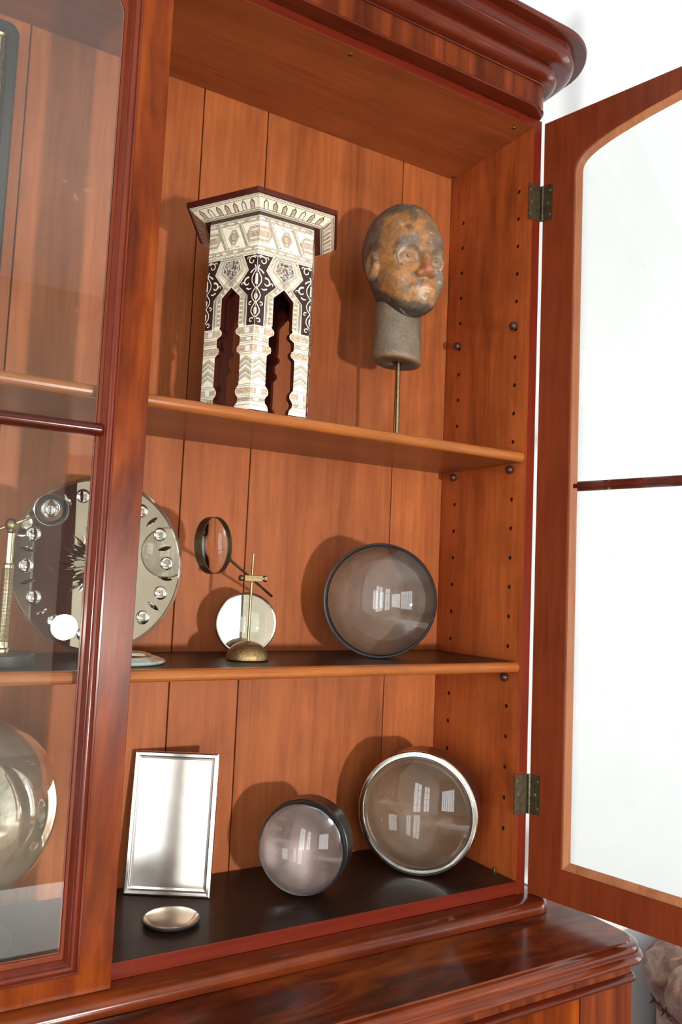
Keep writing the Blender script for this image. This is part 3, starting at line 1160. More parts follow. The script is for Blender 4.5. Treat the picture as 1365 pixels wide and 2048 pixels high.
        for q, tb in enumerate((.2660, .2770, .2880, .2990)):
            for off, wd, m in ((0.0, 0.0006, LN), (0.0022, 0.0006, LN), (0.0044, 0.0006, LN), (0.0062, 0.0024, PE if q % 2 == 0 else PW)):
                t = tb + off
                pts = [(X(0.0002), t + 0.0085), (X(0.0138), t - 0.0015), (X(lw), t + 0.0085)]
                I.rib(pts, wd, m, h2 + (0 if m in (PE, PW) else 0.0001))
    # pentagon of pearl mosaic on the middle of the face
    pent = [(-.0140, .0810), (.0140, .0810), (.0195, .0995), (0, .1170), (-.0195, .0995)]

    def grow(poly, d):
        cx = sum(p[0] for p in poly) / 5
        cy_ = sum(p[1] for p in poly) / 5
        return [(cx + (p[0] - cx) * (1 + d / 0.0165), cy_ + (p[1] - cy_) * (1 + d / 0.0165)) for p in poly]
    for d in (0.0095, 0.0070, 0.0052, 0.0026):
        q = [(s, max(t, .0735)) for s, t in grow(pent, d)]
        I.rib(q + [q[0]], 0.0005, LN, h2)
    q = [(s, max(t, .0735)) for s, t in grow(pent, 0.0039)]
    I.rib(q + [q[0]], 0.0016, PE, h1)
    I.poly(pent, MO, h2)
    I.rib(pent + [pent[0]], 0.0006, LN, h3)
    # borders following the arch
    def arch(off):
        s = .0205 + off
        return [(-s, .2035), (-s, .150 - off * 0.42), (0, .131 - off * 1.36), (s, .150 - off * 0.42), (s, .2035)]
    I.rib(arch(0.0050), 0.0062, PE, h1)
    for off in (0.0007, 0.0085, 0.0104, 0.0124, 0.0144, 0.0162):
        I.rib(arch(off), 0.0005, LN, h2)
    for sg in (-1, 1):
        for k in range(11):
            t = .1545 + k * .0045
            I.rect(*sorted((sg * .0215, sg * .0285)), t, t + .0005 + .0016 * (k % 2), LN if k % 2 == 0 else IV, h2)
        for k in range(5):
            f = (k + 0.6) / 5.4
            a = Vector((sg * .0205 * f, .131 + .019 * f))
            nrm = Vector((sg * 0.68, -0.73))
            b = a + nrm * 0.0085
            I.rib([tuple(a + nrm * 0.001), tuple(b)], 0.0007 if k % 2 else 0.0022, LN if k % 2 else PW, h2)
    return I


side_names = {}
for k in range(6):
    fn = face_fn(k)
    mb = MB()
    nO = len(OUT)
    vv = [fn(s, t, 0) for s, t in OUT] + [fn(s * 0.94, t, -0.011) for s, t in OUT]
    mb.add(vv, [tuple(range(nO))], 0)
    mb.add(vv, [tuple(range(nO, 2 * nO))], 1)
    mb.add(vv, [(i, (i + 1) % nO, nO + (i + 1) % nO, nO + i) for i in range(nO)], 1)
    pan = mb.build('side_panel', [M['ivory'], M['tablewood']], tab)
    if k in (0, 1, 5, 4):
        I = draw_face(fn)
        for mat, g in I.mb.items():
            o = g.build(('bone_strips', 'pearl_strips', 'white_pearl_strips', 'dark_panels', 'black_lines', 'mosaic_panel')[mat], [TM[mat]], pan, recalc=False)
            if mat in (LN, IV, PE, PW):
                o['kind'] = 'stuff'
# top with its sloping cornice, cornice inlay


def hexring(r, z):
    return [Vector((r * math.cos(TPH + k * PI / 3), r * math.sin(TPH + k * PI / 3), z)) for k in range(6)]


ZT0, ZT1, ZT2 = TH_ + 0.0005, TH_ + 0.0210, TH_ + 0.0300
mb = MB()
vv = hexring(0.164, ZT1) + hexring(0.1655, ZT2)
mb.add(vv, [tuple(range(6)), tuple(range(6, 12))] + [(i, (i + 1) % 6, 6 + (i + 1) % 6, 6 + i) for i in range(6)], 0)
mb.build('tabletop', M['tablewood'], tab, 0.0012)
mb = MB()
vv = hexring(0.1255, ZT0) + hexring(0.1600, ZT1 - 0.0002)
mb.add(vv, [tuple(range(6)), tuple(range(6, 12))] + [(i, (i + 1) % 6, 6 + (i + 1) % 6, 6 + i) for i in range(6)], 0)
cor = mb.build('sloping_cornice', M['tablewood'], tab)
mb = MB()
for k in range(6):
    a = TPH + k * PI / 3
    c = Vector((math.cos(a), math.sin(a), 0))
    mb.box((-0.0, -0.0, 0), (0.0001, 0.0001, 0.0001))
cor_in = {}
for k in range(6):
    A0, A1 = hexring(0.1262, ZT0)[k], hexring(0.1262, ZT0)[(k + 1) % 6]
    B0, B1 = hexring(0.1593, ZT1 - 0.0006)[k], hexring(0.1593, ZT1 - 0.0006)[(k + 1) % 6]
    nrm = (A1 - A0).cross(B0 - A0).normalized()
    if nrm.z > 0:
        nrm = -nrm

    def cf(s, t, h, A0=A0, A1=A1, B0=B0, B1=B1, nrm=nrm):
        lo = A0 + (A1 - A0) * (s + 1) / 2
        hi = B0 + (B1 - B0) * (s + 1) / 2
        return lo + (hi - lo) * t + nrm * h
    I = Inlay(cf)
    I.rect(-0.995, 0.995, 0.03, 0.985, IV, 0.0002)
    for t0, t1, m in ((0.06, 0.085, LN), (0.115, 0.14, LN), (0.20, 0.225, LN), (0.80, 0.82, LN), (0.87, 0.90, PE), (0.93, 0.95, LN)):
        I.rect(-0.99, 0.99, t0, t1, m, 0.0005)
    nn = 7
    for q in range(nn):
        s = -0.93 + (q + 0.5) * 1.86 / nn
        w = 0.066
        out_ = [(s - w, 0.225), (s - w, 0.58), (s, 0.77), (s + w, 0.58), (s + w, 0.225)]
        inn = [(s - w * 0.72, 0.225), (s - w * 0.72, 0.55), (s, 0.70), (s + w * 0.72, 0.55), (s + w * 0.72, 0.225)]
        I.poly(out_, LN, 0.0005)
        I.poly(inn, PE if (q * 3 + k) % 4 else PW, 0.0007)
    for mat, g in I.mb.items():
        o = g.build(('bone_strips', 'pearl_arches', 'white_pearl_arches', 'dark_panels', 'black_lines', 'mosaic_panel')[mat], [TM[mat]], cor, recalc=False)
        o['kind'] = 'stuff'

# ------------------------------------------------------------------ carved head on a rod
HC = Vector((-0.262, 0.125, 1.337))


def sd_ell(p, c, r):
    q = (p - np.array(c)) / np.array(r)
    k0 = np.linalg.norm(q, axis=-1)
    k1 = np.linalg.norm(q / np.array(r), axis=-1)
    return k0 * (k0 - 1.0) / np.maximum(k1, 1e-9)


def sd_cap(p, a, b, ra, rb=None):
    rb = ra if rb is None else rb
    a, b = np.array(a, float), np.array(b, float)
    ab = b - a
    t = np.clip(((p - a) @ ab) / (ab @ ab), 0, 1)
    return np.linalg.norm(p - a - t[..., None] * ab, axis=-1) - (ra + (rb - ra) * t)


def smin(a, b, k):
    h = np.clip(0.5 + 0.5 * (b - a) / k, 0, 1)
    return b + (a - b) * h - k * h * (1 - h)


def smax(a, b, k):
    return -smin(-a, -b, k)


def head_sdf(p):
    d = sd_ell(p, (0, 0.018, 0.026), (0.084, 0.106, 0.100))
    d = smin(d, sd_ell(p, (0, -0.012, -0.045), (0.0735, 0.088, 0.092)), 0.03)
    d = smin(d, sd_ell(p, (0, -0.060, -0.102), (0.046, 0.043, 0.042)), 0.03)     # jaw and chin
    d = smin(d, sd_ell(p, (0, -0.050, 0.010), (0.060, 0.050, 0.060)), 0.02)      # forehead
    for s in (-1, 1):
        d = smin(d, sd_cap(p, (s * 0.014, -0.094, -0.006), (s * 0.046, -0.076, -0.004), 0.0095, 0.006), 0.014)   # brow
        d = smin(d, sd_ell(p, (s * 0.040, -0.060, -0.064), (0.020, 0.024, 0.022)), 0.025)   # cheek
        sock = sd_ell(p, (s * 0.034, -0.098, -0.030), (0.0225, 0.016, 0.0195))
        d = smax(d, -sock, 0.006)
        d = smin(d, sd_ell(p, (s * 0.033, -0.074, -0.030), (0.0175, 0.0145, 0.0150)), 0.003)   # eyeball
        ring = np.sqrt((np.sqrt((p[..., 0] - s * 0.034) ** 2 + (1.15 * (p[..., 2] + 0.030)) ** 2) - 0.0205) ** 2 + (p[..., 1] + 0.0865 - 0.25 * np.abs(p[..., 0] - s * 0.034) * (p[..., 0] * s > 0.034)) ** 2) - 0.0017
        d = smin(d, ring, 0.003)
        pup = np.linalg.norm(p - np.array((s * 0.033, -0.0900, -0.028)), axis=-1) - 0.0045
        d = smax(d, -pup, 0.002)
        # ear: raised rim with a hollow
        ear = sd_ell(p, (s * 0.077, -0.004, -0.030), (0.013, 0.0275, 0.035))
        d = smin(d, ear, 0.004)
        d = smax(d, -sd_ell(p, (s * 0.0905, -0.008, -0.028), (0.0085, 0.0155, 0.022)), 0.003)
        d = smin(d, sd_ell(p, (s * 0.013, -0.106, -0.069), (0.0095, 0.010, 0.0075)), 0.004)   # nostril wing
    d = smin(d, sd_cap(p, (0, -0.096, -0.012), (0, -0.116, -0.062), 0.0075, 0.0115), 0.009)   # nose
    for s in (-1, 1):
        d = smax(d, -(np.linalg.norm(p - np.array((s * 0.008, -0.113, -0.0785)), axis=-1) - 0.0042), 0.002)
    d = smin(d, sd_cap(p, (-0.024, -0.094, -0.0975), (0.024, -0.094, -0.0975), 0.0068), 0.004)   # lips
    d = smin(d, sd_cap(p, (-0.019, -0.094, -0.1085), (0.019, -0.094, -0.1085), 0.0060), 0.004)
    d = smax(d, -sd_cap(p, (-0.026, -0.101, -0.1032), (0.026, -0.101, -0.1032), 0.0022), 0.002)
    # chisel unevenness
    d += 0.0010 * np.sin(p[..., 0] * 95 + 2 * np.sin(p[..., 2] * 60)) * np.sin(p[..., 2] * 80 + 1.3) * np.sin(p[..., 1] * 70)
    return d


def head_mesh():
    nu, nv = 220, 170
    c0 = np.array((0, -0.004, -0.018))
    # denser columns on the face side
    th = np.linspace(0, 2 * PI, nu, endpoint=False)
    th = th + 0.45 * np.sin(th)          # theta = 0 is the back, pi the face -> denser at pi
    ph = np.linspace(0.0, PI, nv + 2)[1:-1]
    T, Pp = np.meshgrid(th, ph)
    dirs = np.stack([np.sin(Pp) * np.sin(T), np.sin(Pp) * np.cos(T), np.cos(Pp)], -1)
    t = np.full(dirs.shape[:2], 0.20)
    for _ in range(70):
        d = head_sdf(c0 + dirs * t[..., None])
        t = t - d * 0.7
        t = np.clip(t, 0.02, 0.25)
    V = (c0 + dirs * t[..., None]).reshape(-1, 3)
    topv = V[:nu].mean(0)
    botv = V[-nu:].mean(0)
    V = np.vstack([V, topv, botv])
    F = []
    for j in range(nv - 1):
        for i in range(nu):
            i2 = (i + 1) % nu
            F.append((j * nu + i, (j + 1) * nu + i, (j + 1) * nu + i2, j * nu + i2))
    nt_ = nu * nv
    for i in range(nu):
        F.append((nt_, i, (i + 1) % nu))
        F.append((nt_ + 1, (nv - 1) * nu + (i + 1) % nu, (nv - 1) * nu + i))
    return V, F


def fbm(P_, f, seed=0):
    r = np.random.default_rng(seed)
    out_ = np.zeros(len(P_))
    amp = 1.0
    for o_ in range(4):
        for _ in range(3):
            k = r.normal(size=3)
            k = k / np.linalg.norm(k) * f * (2 ** o_)
            out_ += amp * np.sin(P_ @ k + r.uniform(0, 6.28)) / 3
        amp *= 0.6
    return out_


def sstep(x, a, b):
    t = np.clip((x - a) / (b - a), 0, 1)
    return t * t * (3 - 2 * t)


def head_paint(P_):
    """worn paint of the carving: ochre face, grey-black hair and jaw, pale lips"""
    x, y, z = P_[:, 0], P_[:, 1], P_[:, 2]
    n1, n2, n3 = fbm(P_, 55, 1), fbm(P_, 120, 2), fbm(P_, 260, 3)
    hair = np.array((0.115, 0.088, 0.062))
    dark = np.array((0.040, 0.033, 0.028))
    ochre = np.array((0.33, 0.150, 0.050))
    umber = np.array((0.17, 0.095, 0.055))
    grey = np.array((0.21, 0.18, 0.145))
    pale = np.array((0.62, 0.42, 0.25))
    col = hair[None] * (1 + 0.35 * n2[:, None])

    def mix(col, c, f):
        f = np.clip(f, 0, 1)[:, None]
        return col * (1 - f) + np.asarray(c)[None] * f
    col = mix(col, dark, sstep(n1, 0.35, 1.0) * 0.7)
    face = sstep(-y + 0.008 * n1, 0.018, 0.034) * sstep(-(z - 0.085) + 0.010 * n1, 0.0, 0.012) * sstep(z + 0.140 - 0.62 * (y + 0.09) + 0.014 * n1, 0.0, 0.014)
    col = mix(col, ochre, face)
    col = mix(col, umber, face * sstep(n1 + 0.5 * n2 + 9 * (x - 0.01), -0.1, 0.8) * 0.85)
    col = mix(col, grey, face * sstep(n2 - 0.6 * n1 - 6 * (z + 0.06), 0.3, 1.1) * 0.75)
    # bluish grey wear on the left of the face and brows
    col = mix(col, (0.16, 0.15, 0.125), face * sstep(x + 0.012 * n1, 0.028, 0.05) * 0.75)
    for s in (-1, 1):
        r = np.sqrt((x - s * 0.034) ** 2 + (1.15 * (z + 0.030)) ** 2)
        onf = sstep(-y, 0.04, 0.06)
        col = mix(col, (0.14, 0.115, 0.105), onf * sstep(0.020 - np.abs(z - 0.001), 0.0, 0.012) * sstep(0.026 - np.abs(x - s * 0.034), 0, 0.01) * 0.85)
        col = mix(col, (0.46, 0.38, 0.30), onf * sstep(0.0042 - np.abs(r - 0.0205), 0, 0.003) * np.clip(0.45 + 0.5 * n2, 0, 0.9))
        col = mix(col, (0.24, 0.140, 0.080), onf * sstep(0.019 - r, 0, 0.004) * np.clip(0.55 + 0.35 * n2, 0, 1))
        col = mix(col, dark, onf * sstep(0.0052 - r + 0.0012 * n3, 0, 0.003) * 0.8)
        er = np.sqrt(((y + 0.004) / 0.029) ** 2 + ((z + 0.030) / 0.037) ** 2)
        col = mix(col, (0.27, 0.155, 0.070), sstep(s * x, 0.060, 0.070) * sstep(1.05 - er + 0.1 * n2, 0, 0.25) * 0.8)
    col = mix(col, (0.30, 0.105, 0.045), sstep(-y, 0.098, 0.106) * sstep(z + 0.078, 0, 0.012) * sstep(-0.035 - z, 0, 0.02))
    lips = (0.55 + 0.25 * n3) * sstep(0.0085 - np.abs(z + 0.1020 + 0.003 * n2), 0, 0.005) * sstep(0.023 - np.abs(x) + 0.004 * n2, 0, 0.007) * sstep(-y, 0.085, 0.092)
    col = mix(col, pale, lips)
    col = mix(col, (0.20, 0.115, 0.055), face * sstep(fbm(P_, 90, 21), 0.25, 0.9) * 0.7)
    col = mix(col, (0.085, 0.062, 0.045), face * sstep(fbm(P_, 75, 33) - 0.2, 0.45, 1.0) * 0.65)
    jaw = sstep(-(z + 0.131 - 0.62 * (y + 0.09)) + 0.010 * n1 + 0.005 * n2, 0.0, 0.014)
    col = mix(col, dark, jaw * 0.85)
    # chipped ground showing
    col = mix(col, (0.50, 0.40, 0.30), sstep(n3 + 0.5 * n2, 1.05, 1.4) * 0.7)
    col = mix(col, dark, sstep(fbm(P_, 150, 9) - 0.4 * n1, 0.75, 1.3) * 0.55)
    col = col * (1 + 0.16 * fbm(P_, 340, 11))[:, None]
    return np.clip(col, 0.01, 1)


def paint_mat(name):
    m, nt, out = new_mat(name)
    at = nt.nodes.new('ShaderNodeVertexColor')
    at.layer_name = 'paint'
    v, _ = coords(nt, (1, 1, 1), random_off=False)
    n = noise(nt, v, 160, 6, 0.7)
    n2 = noise(nt, v, 45, 6, 0.7)
    c = mixrgb(nt, 'MULTIPLY', 0.75, at.outputs[0], ramp(nt, n, [(0.3, (0.55, 0.55, 0.55)), (0.6, (1.15, 1.12, 1.1))]).outputs[0])
    c = mixrgb(nt, 'MIX', ramp(nt, n2, [(0.60, (0, 0, 0)), (0.72, (0.35, 0.35, 0.35))]).outputs[0], c, (0.30, 0.25, 0.20))
    p = principled(nt, out, c, 0.5)
    b = nt.nodes.new('ShaderNodeBump')
    b.inputs['Strength'].default_value = 0.35
    b.inputs['Distance'].default_value = 0.002
    L(nt, n, b.inputs['Height'])
    L(nt, b.outputs[0], p.inputs['Normal'])
    return m


M['paint'] = paint_mat('worn_paint')


def painted(name, V, F, colors, parent, loc):
    me = bpy.data.meshes.new(name)
    me.from_pydata([tuple(v) for v in V], [], F)
    me.materials.append(M['paint'])
    ca = me.color_attributes.new('paint', 'FLOAT_COLOR', 'POINT')
    ca.data.foreach_set('color', np.hstack([colors, np.ones((len(colors), 1))]).astype(np.float32).ravel())
    me.polygons.foreach_set('use_smooth', [True] * len(F))
    me.update()
    o = bpy.data.objects.new(name, me)
    COL.objects.link(o)
    o.parent = parent
    o.location = loc
    return o


hd = thing('carved_head', 'worn painted wooden head with a thick neck, raised on a thin metal rod', 'sculpture', (-0.2605, 0.130, 0.9211))
hoff = HC - Vector(hd.location)
V, F = head_mesh()
# neck joined to the head in the same mesh
rows, seg = [], 64
nk = [(-0.085, 0.047), (-0.125, 0.0515), (-0.136, 0.0520), (-0.150, 0.0515), (-0.185, 0.0525), (-0.222, 0.0545), (-0.232, 0.0540), (-0.2355, 0.0515), (-0.2362, 0.040), (-0.2362, 0.014), (-0.232, 0.012)]
NV = []
for z, r in nk:
    for k in range(seg):
        a = 2 * PI * k / seg
        rr = r * (1 + 0.012 * math.sin(3 * a + z * 40))
        NV.append((-0.006 + rr * math.cos(a), 0.006 + rr * math.sin(a) * 0.97, z - 0.10 * rr * math.cos(a) * (1 if z < -0.2 else 0)))
b0 = len(V)
NF = []
for i in range(len(nk) - 1):
    for k in range(seg):
        k2 = (k + 1) % seg
        NF.append((b0 + i * seg + k2, b0 + i * seg + k, b0 + (i + 1) * seg + k, b0 + (i + 1) * seg + k2))
NF.append(tuple(b0 + (len(nk) - 1) * seg + k for k in range(seg)))
NV = np.array(NV)
nn1, nn2 = fbm(NV, 60, 5), fbm(NV, 160, 6)
nc = np.array((0.150, 0.112, 0.078))[None] * (1 + 0.22 * nn2[:, None])
nc = nc * (1 - 0.5 * sstep(nn1, 0.5, 1.1)[:, None])
lipm = sstep(-NV[:, 2], 0.224, 0.230)[:, None]
nc = nc * (1 - lipm) + np.array((0.20, 0.115, 0.055))[None] * lipm
botm = (np.linalg.norm(NV[:, :2] - np.array((-0.006, 0.006)), axis=1) < 0.045)[:, None] * (NV[:, 2:3] < -0.2)
nc = np.where(botm, np.array((0.085, 0.065, 0.045))[None], nc)
painted('head', np.vstack([V, NV]), F + NF, np.vstack([head_paint(V), np.clip(nc, 0.01, 1)]), hd, hoff).rotation_euler = (0, 0, -0.15)
rod = MB().tube([(0, 0, 0.0085), (-0.003, 0.0, hoff.z - 0.22)], 0.0047, 14)
rod.lathe([(0.0, 0.0085), (0.0085, 0.0085), (0.0085, 0.0125), (0.0055, 0.0135)], seg=20)
rod.build('rod', M['brass_dull'], hd)
MB().box((-0.042, -0.075, 0.0), (0.105, 0.078, 0.0085)).build('base_plate', M['black_dull'], hd, 0.001)

# ------------------------------------------------------------------ cut glass disc on a glass foot
DC = Vector((-0.8705, 0.190, 0.6295))
dsc = thing('glass_disc', 'large round cut-glass mirror disc with a starburst centre, on a small glass foot', 'mirror', (DC.x, DC.y, 0.4591))
DR = 0.1605
dn = Vector((0.030, -math.cos(0.05), math.sin(0.05))).normalized()
dcl = DC - Vector(dsc.location)
dx = Vector((0, 0, 1)).cross(dn).normalized()
if dx.x < 0:
    dx = -dx
dy = dn.cross(dx).normalized()
if dy.z < 0:
    dy = -dy


def DF(a, r, h):
    return dcl + dx * (r * math.cos(a)) + dy * (r * math.sin(a)) + dn * h


MB().lathe([(0, -0.004), (DR - 0.006, -0.004), (DR - 0.006, 0.0), (0, 0.0)], dcl, dn, 96).build('mirror_plate', M['mirror'], dsc)
MB().lathe([(DR - 0.0058, -0.0045), (DR, -0.0035), (DR, 0.0015), (DR - 0.0058, 0.0032)] + [(DR - 0.0058, -0.0045)], dcl, dn, 96).build('bevelled_edge', M['edge_glass'], dsc)
for k in range(28):
    a = 2 * PI * k / 28 + 0.06
    mb = MB()
    if k % 2 == 0:
        prof = [(0.0132, 0.0002)]
        for q in range(1, 6):
            t = q / 5
            prof.append((0.0132 * math.cos(t * PI / 2), 0.0002 + 0.0042 * math.sin(t * PI / 2)))
        prof[-1] = (0, prof[-1][1])
        mb.lathe(prof, DF(a, 0.1290, 0), dn, 24)
        mb.build('bullseye_cut', M['facet'], dsc)
    else:
        pts, fs = [], []
        n_ = 9
        for i in range(n_):
            t = -1 + 2 * i / (n_ - 1)
            w = 0.0042 * (1 - t * t) + 1e-5
            rr = 0.1290 + 0.0145 * t
            for hh, ww in ((0.0002, -w), (0.0036 * (1 - t * t) + 0.0002, 0), (0.0002, w)):
                pts.append(DF(a, rr, hh) + (-dx * math.sin(a) + dy * math.cos(a)) * ww)
        for i in range(n_ - 1):
            fs += [(3 * i, 3 * i + 3, 3 * i + 4, 3 * i + 1), (3 * i + 1, 3 * i + 4, 3 * i + 5, 3 * i + 2)]
        mb.add(pts, fs, 0, False)
        mb.build('slit_cut', M['facet'], dsc)
for k in range(32):
    a = 2 * PI * k / 32
    r1 = 0.074 if k % 2 == 0 else 0.064
    tv = (-dx * math.sin(a) + dy * math.cos(a))
    pts = [DF(a, 0.004, 0.0006), DF(a, r1 * 0.74, 0.0003) + tv * 0.0050, DF(a, r1, 0.0003), DF(a, r1 * 0.74, 0.0003) - tv * 0.0050, DF(a, r1 * 0.70, 0.0046), DF(a, r1 * 0.25, 0.0020)]
    MB().add(pts, [(0, 1, 5), (1, 4, 5), (1, 2, 4), (2, 3, 4), (3, 5, 4), (3, 0, 5)]).build('star_ray', M['facet'], dsc, recalc=False)
fc = Vector((-0.838, 0.118, 0.4591)) - Vector(dsc.location)
MB().lathe([(0, 0.0002), (0.074, 0.0002), (0.076, 0.003), (0.074, 0.006), (0.060, 0.011), (0.035, 0.015), (0.022, 0.016), (0, 0.016)], fc, (0, 0, 1), 64).build('foot', plain('pale_green_glass', (0.36, 0.42, 0.36), 0.12, 0, 0.1, 20, Coat_Weight=1.0), dsc)
MB().lathe([(0.052, 0.0135), (0.050, 0.0150), (0.038, 0.0178), (0.024, 0.0185), (0.0, 0.0185)], fc, (0, 0, 1), 40).build('foot_ring', M['facet'], dsc)
MB().tube([fc + Vector((-0.020, 0.036, 0.0155)), fc + Vector((-0.028, 0.064, 0.020)), dcl + dn * -0.006 - dy * (DR - 0.030)], [0.010, 0.009, 0.008], 14).build('bracket', M['steel'], dsc)

# ------------------------------------------------------------------ loupe on a brass post, left of the disc
lp = thing('standing_loupe', 'small black-rimmed loupe on a horizontal arm, brass post and round black base', 'magnifier', (-1.040, 0.105, 0.4591))
lo = Vector(lp.location)
MB().lathe([(0, 0), (0.049, 0), (0.050, 0.002), (0.050, 0.017), (0.048, 0.0195), (0.0, 0.020)], (0.002, 0, 0), seg=48).build('base', M['black_dull'], lp)
MB().lathe([(0.013, 0.0195), (0.013, 0.025), (0.010, 0.028), (0.0095, 0.034), (0.0088, 0.036), (0.0088, 0.158), (0.0094, 0.160), (0.0085, 0.163), (0.0068, 0.165), (0.0068, 0.214), (0.0085, 0.216), (0.006, 0.219)], seg=28).build('post', M['brass'], lp)
mb = MB()
for k in range(60):
    mb.lathe([(0.0088, 0.037 + k * 0.0020), (0.00915, 0.0378 + k * 0.0020), (0.0088, 0.0387 + k * 0.0020)], seg=24)
mb.build('knurled_sleeve', M['brass_dull'], lp)
MB().lathe([(0.0, 0.2170), (0.005, 0.2178), (0.0088, 0.2215), (0.0105, 0.228), (0.0088, 0.2345), (0.005, 0.2382), (0, 0.239)], seg=28).build('ball_joint', M['brass_dull'], lp)
ring_c = Vector((-0.9865, 0.070, 0.7145)) - lo
ball_c = Vector((0, 0, 0.228))
ax = (CAM - (ring_c + lo)).normalized()
ax = (ax + Vector((-0.28, 0.0, -0.02))).normalized()
adir = (ring_c - ax * 0.010 - ball_c).normalized()
MB().tube([ball_c - adir * 0.085, ring_c - ax * 0.010 - adir * 0.020], 0.0022, 10).build('arm', M['brass'], lp)
MB().lathe([(0.0185, -0.020), (0.0255, -0.020), (0.0265, -0.018), (0.0265, 0.0), (0.0258, 0.001), (0.0245, 0.0006), (0.0235, -0.004), (0.0180, -0.008), (0.0185, -0.020)], ring_c, ax, 48).build('lens_ring', M['black'], lp)
MB().lathe([(0.0254, 0.0012), (0.0262, 0.0016), (0.0262, 0.0004), (0.0254, 0.0004), (0.0254, 0.0012)], ring_c, ax, 48).build('rim_line', M['brass'], lp)
pr = [(0, -0.0165)] + [(0.0182 * math.sin(t), -0.0110 - 0.0055 * math.cos(t)) for t in (0.5, 1.0, 1.5)] + [(0.0182 * math.sin(t), -0.0100 + 0.0065 * math.cos(t)) for t in (1.5, 1.2, 0.9, 0.6, 0.3)] + [(0, -0.0035)]
MB().lathe(pr, ring_c, ax, 40).build('lens', M['lens'], lp)

# ------------------------------------------------------------------ magnifier on a domed bronze base
mg = thing('magnifier_stand', 'brass-ringed magnifying glass on a slanted arm, clamped to a rod in a domed base', 'magnifier', (-0.592, 0.128, 0.4591))
mo = Vector(mg.location)
pr = [(0, 0), (0.0405, 0), (0.0415, 0.0015)] + [(0.0412 * math.cos(t), 0.0025 + 0.0335 * math.sin(t)) for t in [PI / 2 * k / 12 for k in range(12)]] + [(0, 0.036)]
MB().lathe(pr, seg=56).build('domed_base', M['bronze'], mg)
MB().tube([(0, 0, 0.034), (0.002, 0, 0.205)], [0.0030, 0.0024], 12).build('rod', M['brass_dull'], mg)
rc = Vector((-0.6895, 0.070, 0.6735)) - mo
rn = Vector((0.588, -0.807, 0.04)).normalized()
rt_ = Vector((0.807, 0.588, 0)).normalized()
end = Vector((-0.505, 0.205, 0.5805)) - mo
ad = (end - rc)
ad = (ad - rn * ad.dot(rn)).normalized()
RR = 0.0525
MB().lathe([(RR - 0.0012, -0.016), (RR, -0.016), (RR, 0.0), (RR - 0.0012, 0.0), (RR - 0.0012, -0.016)], rc, rn, 72).build('lens_ring', M['brass_dull'], mg)
pr = [(0, -0.0145)] + [(RR * 0.96 * k / 6, -0.0145 + 0.0050 * (k / 6) ** 2) for k in range(1, 7)] + [(RR * 0.96 * k / 6, -0.0020 - 0.0050 * (k / 6) ** 2) for k in range(6, 0, -1)] + [(0, -0.0020)]
MB().lathe(pr, rc, rn, 64).build('lens', M['lens'], mg)
s0 = rc - rn * 0.008
MB().tube([s0 + ad * (RR - 0.0005), s0 + ad * (RR + 0.011)], [0.0052, 0.0046], 14).build('ferrule', M['brass_dull'], mg)
MB().tube([s0 + ad * (RR + 0.010), s0 + ad * (end - rc).length], 0.0027, 12).build('arm', M['brass_dull'], mg)
cz = 0.1565
MB().box((-0.016, -0.0062, cz - 0.0062), (0.022, 0.0062, cz + 0.0062)).build('clamp', M['brass_dull'], mg, 0.001)
MB().lathe([(0, 0.0222), (0.0030, 0.0222), (0.0030, 0.0255), (0.0068, 0.0260), (0.0068, 0.0310), (0.0060, 0.0320), (0, 0.0320)], (0, 0, cz), (1, 0, 0), 24).build('knob', M['steel'], mg)
MB().lathe([(0, 0.0162), (0.0028, 0.0162), (0.0030, 0.0195), (0.0062, 0.0205), (0.0062, 0.0240), (0.0030, 0.0265), (0, 0.0265)], (0, 0, cz), (-1, 0, 0), 24).build('knob', M['brass_dull'], mg)

# ------------------------------------------------------------------ small round mirror behind the magnifier
rm = thing('round_mirror', 'small round mirror in a bright metal rim, propped behind the domed magnifier base', 'mirror', (-0.566, 0.200, 0.4585))
mn = Vector((-0.30, -0.95, 0.05)).normalized()
mc = Vector((0, 0, 0.0655))
MR = 0.0625
MB().lathe([(MR - 0.0045, 0.0035), (MR - 0.002, 0.0045), (MR, 0.002), (MR, -0.009), (MR - 0.004, -0.010), (0, -0.010)], mc, mn, 64).build('rim', M['steel'], rm)
MB().lathe([(0, 0.0028), (0.0305, 0.0026), (MR - 0.0046, 0.0020)], mc, mn, 64).build('mirror_glass', M['facet'], rm)
MB().lathe([(0, 0.0085), (0.015, 0.0080), (0.030, 0.0062), (0.040, 0.0040), (0.043, 0.0030)], mc, mn, 48).build('convex_lens', M['pane_clear'], rm)


# ------------------------------------------------------------------ the three mounted lenses
def cap(R, h0, bulge, n=10, rev=False):
    pts = [(R * math.sin(PI / 2 * k / n), h0 + bulge * (math.cos(PI / 2 * k / n) if False else (1 - (k / n) ** 2))) for k in range(n + 1)]
    pts = [(R * (k / n), h0 + bulge * (1 - (k / n) ** 2)) for k in range(n + 1)]
    return list(reversed(pts)) if rev else pts


